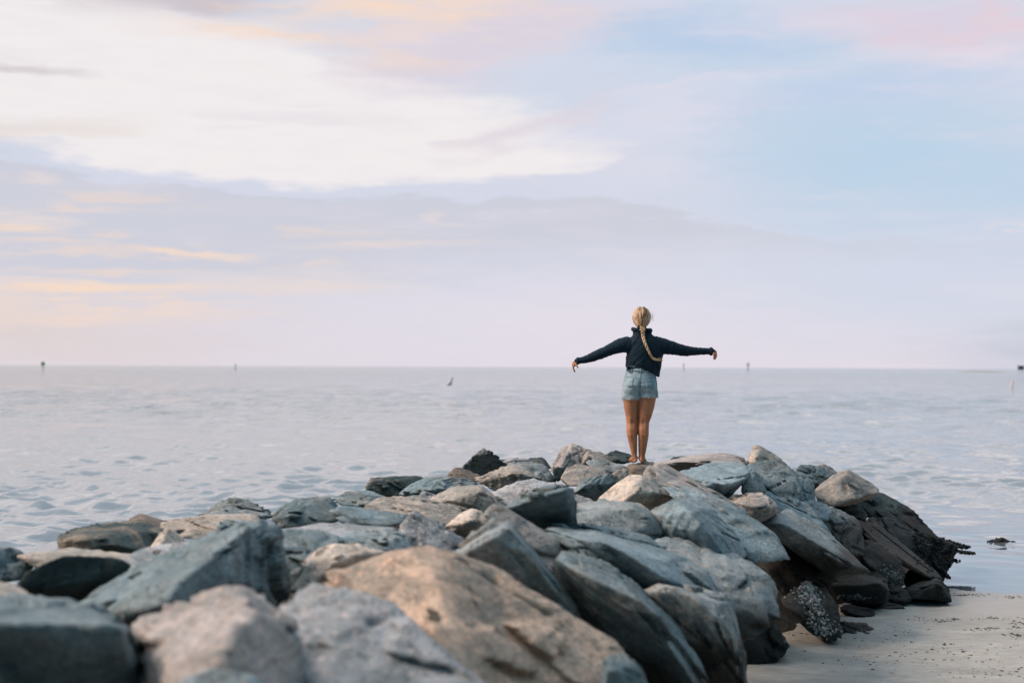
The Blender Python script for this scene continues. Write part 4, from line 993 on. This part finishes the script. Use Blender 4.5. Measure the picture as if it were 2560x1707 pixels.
shorts = mesh_obj('shorts', A, FF, m_den, person)
sb = BVHTree.FromPolygons([Vector(q) for q in A], FF)
def on(bvh, x_, z_, off):
    h = bvh.ray_cast(Vector((x_, -1, z_)), Vector((0, 1, 0)))
    return (h[0] + Vector((0, -off, 0))) if h[0] is not None else Vector((x_, -.1 - off, z_))
def patch(name, outline, bvh, off, mat, parent, nu=14, nv=14):
    """a cloth patch of 4 corners laid on the surface, with a turned edge"""
    a, b, c, d = outline
    V_, F_ = [], []
    for layer, o_ in ((0, off), (1, -.004)):
        for j in range(nv + 1):
            for i in range(nu + 1):
                s, t_ = i / nu, j / nv
                x_ = (a[0] * (1 - s) + b[0] * s) * (1 - t_) + (d[0] * (1 - s) + c[0] * s) * t_
                z_ = (a[1] * (1 - s) + b[1] * s) * (1 - t_) + (d[1] * (1 - s) + c[1] * s) * t_
                if j == nv: z_ -= .012 * (1 - abs(2 * s - 1))
                V_.append(tuple(on(bvh, x_, z_, o_)))
    w1 = nu + 1; L0 = w1 * (nv + 1)
    for j in range(nv):
        for i in range(nu): F_.append([j * w1 + i, j * w1 + i + 1, (j + 1) * w1 + i + 1, (j + 1) * w1 + i])
    ring = [i for i in range(nu)] + [j * w1 + nu for j in range(nv)] + [nv * w1 + i for i in range(nu, 0, -1)] + [j * w1 for j in range(nv, 0, -1)]
    for i in range(len(ring)):
        p_, q_ = ring[i], ring[(i + 1) % len(ring)]; F_.append([q_, p_, p_ + L0, q_ + L0])
    return strip_mesh(name, V_, F_, mat, parent)
patch('pocket', [(-.165, .90), (-.085, .905), (-.095, .825), (-.158, .820)], sb, .004, m_den, shorts)
o = patch('pocket', [(.050, .895), (.145, .885), (.138, .800), (.058, .805)], sb, .004, m_den2, shorts); o['label'] = 'deeper blue right back pocket'
# stitched lines: centre seam, yoke, pocket edges
def seamline(pts2, r_, name='seam', mat=None, parent=None, bvh=None, nseg=5):
    pp = []
    for i in range(len(pts2) - 1):
        for k_ in range(10):
            t_ = k_ / 10; pp.append(on(bvh or sb, pts2[i][0] * (1 - t_) + pts2[i + 1][0] * t_, pts2[i][1] * (1 - t_) + pts2[i + 1][1] * t_, r_ * .6))
    pp.append(on(bvh or sb, pts2[-1][0], pts2[-1][1], r_ * .6))
    return tube(pp, r_, nseg)
Vb, Fb = join([seamline([(-.004, 1.01), (-.010, .87), (-.012, .78), (-.010, .73)], .003), seamline([(-.16, .925), (-.01, .905), (.15, .912)], .002),
               seamline([(-.088, .903), (-.098, .827)], .0016), seamline([(-.098, .827), (-.128, .806), (-.158, .820)], .0016), seamline([(-.163, .898), (-.088, .903)], .002),
               seamline([(.052, .893), (.060, .807), (.098, .788), (.137, .801), (.143, .884)], .0018), seamline([(.052, .888), (.143, .879)], .0016), seamline([(.164, .97), (.166, .72)], .0025)])
mesh_obj('seam', Vb, Fb, m_seam, shorts)
patch('waistband', [(-.15, 1.035), (.155, 1.035), (.160, .975), (-.155, .99)], sb, .0035, m_den, shorts, 30, 4)
for bx in (-.006, -.10, .10):
    patch('belt_loop', [(bx - .006, 1.03), (bx + .006, 1.03), (bx + .006, .975), (bx - .006, .975)], sb, .008, m_den, shorts, 2, 6)
# frayed hem threads
rs = random.Random(9); tb = []
for k_ in range(190):
    left = k_ < 120
    cxh, rxh, ryh, zh = (-.100, .093, .102, .688) if left else (.078, .112, .108, .703)
    a = rs.uniform(0, 2 * math.pi)
    p0 = Vector((cxh + rxh * math.cos(a), -.004 + ryh * math.sin(a), zh + .004))
    L_ = rs.uniform(.006, .030 if left else .014)
    p1 = p0 + Vector((rs.gauss(0, .004), rs.gauss(0, .004), -L_ * .5)); p2 = p1 + Vector((rs.gauss(0, .006), rs.gauss(0, .004), -L_ * .5))
    tb.append(tube([p0, p1, p2], [.0016, .0014, .001], 4))
Vb, Fb = join(tb); o = mesh_obj('frayed_hem', Vb, Fb, m_thr, shorts); o['kind'] = 'stuff'

# ---- cropped knit top with a stand-up collar
parts = []
parts.append(vr([(.034, .0, .985, .168, .118), (.036, .0, 1.03, .180, .126), (.040, -.002, 1.10, .190, .130), (.050, -.004, 1.17, .196, .130), (.040, -.006, 1.24, .196, .122), (.028, -.006, 1.30, .178, .108), (.024, -.004, 1.345, .135, .088), (.018, .0, 1.375, .105, .080), (.016, .002, 1.40, .098, .082), (.016, .004, 1.43, .100, .085)]))
sl = [(-.12, -.004, 1.27), (-.215, -.006, 1.256), (-.30, -.006, 1.222), (-.37, -.004, 1.190), (-.438, 0, 1.162), (-.53, .010, 1.124), (-.60, .018, 1.100), (-.655, .024, 1.092), (-.678, .026, 1.088)]
parts.append(tube(sl, [.085, .078, .062, .056, .056, .046, .038, .031, .030], 20))
sr = [(.15, -.004, 1.262), (.25, -.006, 1.250), (.34, -.006, 1.233), (.42, -.002, 1.212), (.50, .004, 1.200), (.587, .012, 1.198), (.68, .020, 1.198), (.74, .024, 1.198), (.772, .026, 1.197)]
parts.append(tube(sr, [.090, .084, .072, .062, .055, .043, .036, .033, .034], 20))
Vb, Fb = join(parts)
A, FF, NN = remesh(Vb, Fb, .0072, 4)
x_, y_, z_ = A[:, 0].copy(), A[:, 1], A[:, 2]
ax_ = np.abs(x_ - .03)
arm = np.clip((ax_ - .16) / .06, 0, 1)
f1 = ridged(np.stack([x_ * 15 + z_ * 9, y_ * 6, z_ * 10 - x_ * 5], 1), 2) * .0028 * arm
f2 = np.sin((x_ + pnoise(A * 9) * .03) * 130) * .0010 * arm
dr = ridged(np.stack([x_ * 4 - 2, y_ * 5, z_ * 11 + np.abs(x_ - .03) * 12], 1), 3) * .0070 * (1 - arm)
dr2 = pnoise(A * 7) * .008 * (1 - arm)
low = np.exp(-((z_ - 1.03) / .05) ** 2) * np.sin(x_ * 46 + z_ * 20) * .006 * (1 - arm)
A = A + NN * (f1 + f2 + dr + dr2 + low)[:, None]
# hem dips to the right side, rides up at the centre of the back
tor = (A[:, 2] < 1.10) & (np.abs(A[:, 0] - .03) < .24)
dip = np.interp(A[:, 0], [-.16, -.05, .0, .10, .19, .21], [0, .030, .034, -.010, -.055, -.06]) * np.clip((1.10 - A[:, 2]) / .10, 0, 1)
A[tor, 2] += dip[tor]
knit = mesh_obj('knit_top', A, FF, m_navy, person)
kb = BVHTree.FromPolygons([Vector(q) for q in A], FF)
# collar roll, cuffs and hem band
def ringtube(c, rx_, ry_, r_, tilt=0, n_=40, wob=.0, axis='z'):
    V_, F_ = [], []; ns = 8
    for i in range(n_):
        a = 2 * math.pi * i / n_
        if axis == 'z': cc = Vector((c[0] + rx_ * math.cos(a), c[1] + ry_ * math.sin(a), c[2] + tilt * math.cos(a) + wob * math.sin(3 * a))); od = Vector((math.cos(a), math.sin(a), 0)); up = Vector((0, 0, 1))
        else: cc = Vector((c[0] + tilt * math.sin(a), c[1] + rx_ * math.cos(a), c[2] + ry_ * math.sin(a))); od = Vector((0, math.cos(a), math.sin(a))); up = Vector((1, 0, 0))
        for k_ in range(ns):
            b2 = 2 * math.pi * k_ / ns; V_.append(cc + od * r_ * .6 * math.cos(b2) + up * r_ * math.sin(b2))
    for i in range(n_):
        for k_ in range(ns):
            a, b2 = i * ns + k_, i * ns + (k_ + 1) % ns; c2 = ((i + 1) % n_) * ns
            F_.append([a, b2, c2 + (k_ + 1) % ns, c2 + k_])
    return V_, F_
Vb, Fb = ringtube((.016, .004, 1.425), .104, .088, .020, -.006, wob=.006)
mesh_obj('collar', Vb, Fb, m_navy, knit)
Vb, Fb = ringtube((-.668, .025, 1.089), .031, .031, .016, axis='x'); mesh_obj('cuff', Vb, Fb, m_navy, knit)
Vb, Fb = ringtube((.762, .026, 1.197), .034, .036, .018, axis='x'); mesh_obj('cuff', Vb, Fb, m_navy, knit)

# ---- hair: cap, brushed-back locks, low knot and a braid
HC = Vector((.012, .0, 1.560)); HR = Vector((.093, .116, .110))
Vh, Fh = ICO[5]
A = Vh * np.array(HR)
rear = np.clip(-Vh[:, 1] + .2, 0, 1)
A[:, 2] -= np.clip(-Vh[:, 2], 0, 1) * rear * .045                   # nape
A[:, 0] *= 1 - .22 * np.clip(-Vh[:, 2], 0, 1)
an = np.arctan2(Vh[:, 0], Vh[:, 2] + .2)
gro = np.sin(an * 30 + pnoise(Vh * 3) * 4) * .0022 + pnoise(Vh * (22, 22, 5)) * .004 + pnoise(Vh * 3 + 2) * .006
A += Vh * gro[:, None]
face = (Vh[:, 1] > .35) & (Vh[:, 2] < .55)
A[face] *= .80
A += np.array(HC)
hair = strip_mesh('hair', A, Fh, m_hair, person, np.clip(.42 + gro * 70 + (Vh[:, 2] < 0) * .2, .05, 1))
def on_head(a, b2, lift=1.03):     # a: angle round the back (0 = right, pi = left), b2: elevation
    d_ = Vector((math.cos(a) * math.cos(b2), -math.sin(a) * math.cos(b2), math.sin(b2)))
    p_ = Vector((d_.x * HR.x, d_.y * HR.y, d_.z * HR.z)) * lift
    if d_.z < 0: p_.z += d_.z * .04; p_.x *= 1 + .22 * d_.z
    return HC + p_
rs = random.Random(21); tb, tone = [], []
KN = Vector((.016, -.105, 1.435))
def lock(p_list, rads, t_, seg=6):
    V_, F_ = tube(p_list, rads, seg, .6); tb.append((V_, F_)); tone.extend([t_ + rs.uniform(-.08, .08)] * len(V_))
for k_ in range(230):
    side = rs.random(); a0 = side * math.pi + rs.uniform(-.15, .15); b0 = rs.uniform(.25, 1.45)
    if k_ % 3 == 0: b0 = rs.uniform(-.3, .5); a0 = rs.choice([rs.uniform(-.2, .5), math.pi - rs.uniform(-.2, .5)])
    aE = math.pi / 2 + (a0 - math.pi / 2) * rs.uniform(.05, .28); bE = rs.uniform(-.95, -.65)
    sw = rs.uniform(-.25, .25); path = []
    for i in range(9):
        t_ = i / 8; e = t_ ** 1.15
        path.append(on_head(a0 + (aE - a0) * e + sw * math.sin(math.pi * t_), b0 + (bE - b0) * t_, 1.015 + .035 * math.sin(math.pi * t_) + rs.uniform(0, .012)))
    path.append(KN + Vector((rs.gauss(0, .012), rs.gauss(-.004, .006), rs.gauss(0, .008))))
    r_ = rs.uniform(.0022, .0058)
    lock(path, [r_ * .5] + [r_] * 8 + [r_ * .7], rs.choice([.0, .1, .3, .6, .8, .95, 1.0]))
# crossing locks that sweep to the knot from each side
for k_ in range(26):
    s_ = rs.choice([-1, 1]); z0 = rs.uniform(1.47, 1.56)
    p0 = on_head(math.pi / 2 - s_ * rs.uniform(.9, 1.4), (z0 - 1.56) / .13, 1.05)
    p1 = on_head(math.pi / 2 - s_ * .5, -.45, 1.09); p2 = on_head(math.pi / 2 + s_ * .1, -.8, 1.06)
    pm = (p0 + p1) / 2 + Vector((0, -.012, rs.uniform(-.012, .012)))
    lock([p0, pm, p1, p2, KN + Vector((rs.gauss(0, .01), -.005, -.015))], [.003, .008, .009, .008, .005], rs.choice([.55, .8, 1.0, .95]))
for k_ in range(9):                 # darkest tone paints the shade of a gap in the hair, upper right
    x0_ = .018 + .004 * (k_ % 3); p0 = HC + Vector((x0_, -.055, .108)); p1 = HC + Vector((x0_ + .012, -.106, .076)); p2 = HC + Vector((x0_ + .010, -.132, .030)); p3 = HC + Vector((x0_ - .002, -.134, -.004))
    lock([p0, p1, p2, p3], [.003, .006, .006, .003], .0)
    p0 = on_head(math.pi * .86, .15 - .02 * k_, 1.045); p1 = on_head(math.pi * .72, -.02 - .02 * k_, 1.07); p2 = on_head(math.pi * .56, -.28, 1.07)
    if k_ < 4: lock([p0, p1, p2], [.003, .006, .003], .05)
for k_ in range(16):                # flyaways
    p0 = on_head(rs.uniform(-.1, .35), rs.uniform(-.4, .5), 1.02); d_ = Vector((rs.uniform(.015, .05), rs.uniform(-.02, .02), rs.uniform(-.03, .012)))
    lock([p0, p0 + d_ * .6 + Vector((0, 0, .004)), p0 + d_], [.0012, .0010, .0006], .8, 4)
Vb, Fb = join(tb); o = strip_mesh('lock', Vb, Fb, m_hair, hair, tone); o['kind'] = 'stuff'
# braid
path0 = [(.017, 1.430), (.018, 1.385), (.022, 1.335), (.036, 1.285), (.058, 1.232), (.082, 1.180), (.108, 1.135), (.130, 1.115)]
def bz(t_):
    f = t_ * (len(path0) - 1); i = min(int(f), len(path0) - 2); u_ = f - i
    p_ = [path0[max(i - 1, 0)], path0[i], path0[i + 1], path0[min(i + 2, len(path0) - 1)]]
    r_ = []
    for k_ in range(2):
        a, b2, c2, d2 = (q_[k_] for q_ in p_)
        r_.append(.5 * (2 * b2 + (c2 - a) * u_ + (2 * a - 5 * b2 + 4 * c2 - d2) * u_ ** 2 + (3 * b2 - a - 3 * c2 + d2) * u_ ** 3))
    return r_
tb, tone = [], []
cen = []
for i in range(161):
    x_, z_ = bz(i / 160); h = kb.ray_cast(Vector((x_, -1, z_)), Vector((0, 1, 0)))
    y_ = h[0].y if h[0] is not None else -.10
    cen.append([x_, min(y_, -.085) - .020, z_])
cen = np.array(cen)
ker = np.ones(13) / 13
for k_ in (1,): cen[6:-6, k_] = np.convolve(cen[:, k_], ker, 'valid')
for s_ in range(3):
    pth, rad = [], []
    for i in range(161):
        t_ = i / 160; ph = t_ * 2 * math.pi * 3.1 + s_ * 2 * math.pi / 3
        c_ = Vector(cen[i]); d_ = Vector(cen[min(i + 1, 160)]) - Vector(cen[max(i - 1, 0)]); d_.normalize()
        sd_ = d_.cross(Vector((0, 1, 0))).normalized()
        wv = (1 - .55 * t_)
        pth.append(c_ + sd_ * math.sin(ph) * .0140 * wv + Vector((0, -1, 0)) * math.sin(2 * ph) * .0085 * wv)
        rad.append(.0100 * wv)
    V_, F_ = tube(pth[::2], rad[::2], 10, .85); tb.append((V_, F_))
    vv = np.array([tuple(q_) for q_ in V_]); tone.extend(list(np.clip(.72 + pnoise(vv * (160, 160, 40)) * .3, .1, 1)))
rs = random.Random(5)
for k_ in range(34):                # loose tail blown to the right
    p0 = Vector(cen[-1]) + Vector((rs.gauss(0, .007), rs.gauss(0, .005), rs.gauss(0, .004))); L_ = rs.uniform(.05, .085)
    V_, F_ = tube([p0, p0 + Vector((L_ * .35, -.002, -L_ * .16 + rs.gauss(0, .003))), p0 + Vector((L_ * .75, .0, -L_ * .20 + rs.gauss(0, .005))), p0 + Vector((L_ * 1.1, .002, -L_ * .14 + rs.gauss(0, .006)))], [.0035, .003, .0022, .0008], 5)
    tb.append((V_, F_)); tone.extend([rs.uniform(.6, 1)] * len(V_))
Vb, Fb = join(tb); strip_mesh('braid', Vb, Fb, m_hair, hair, tone)
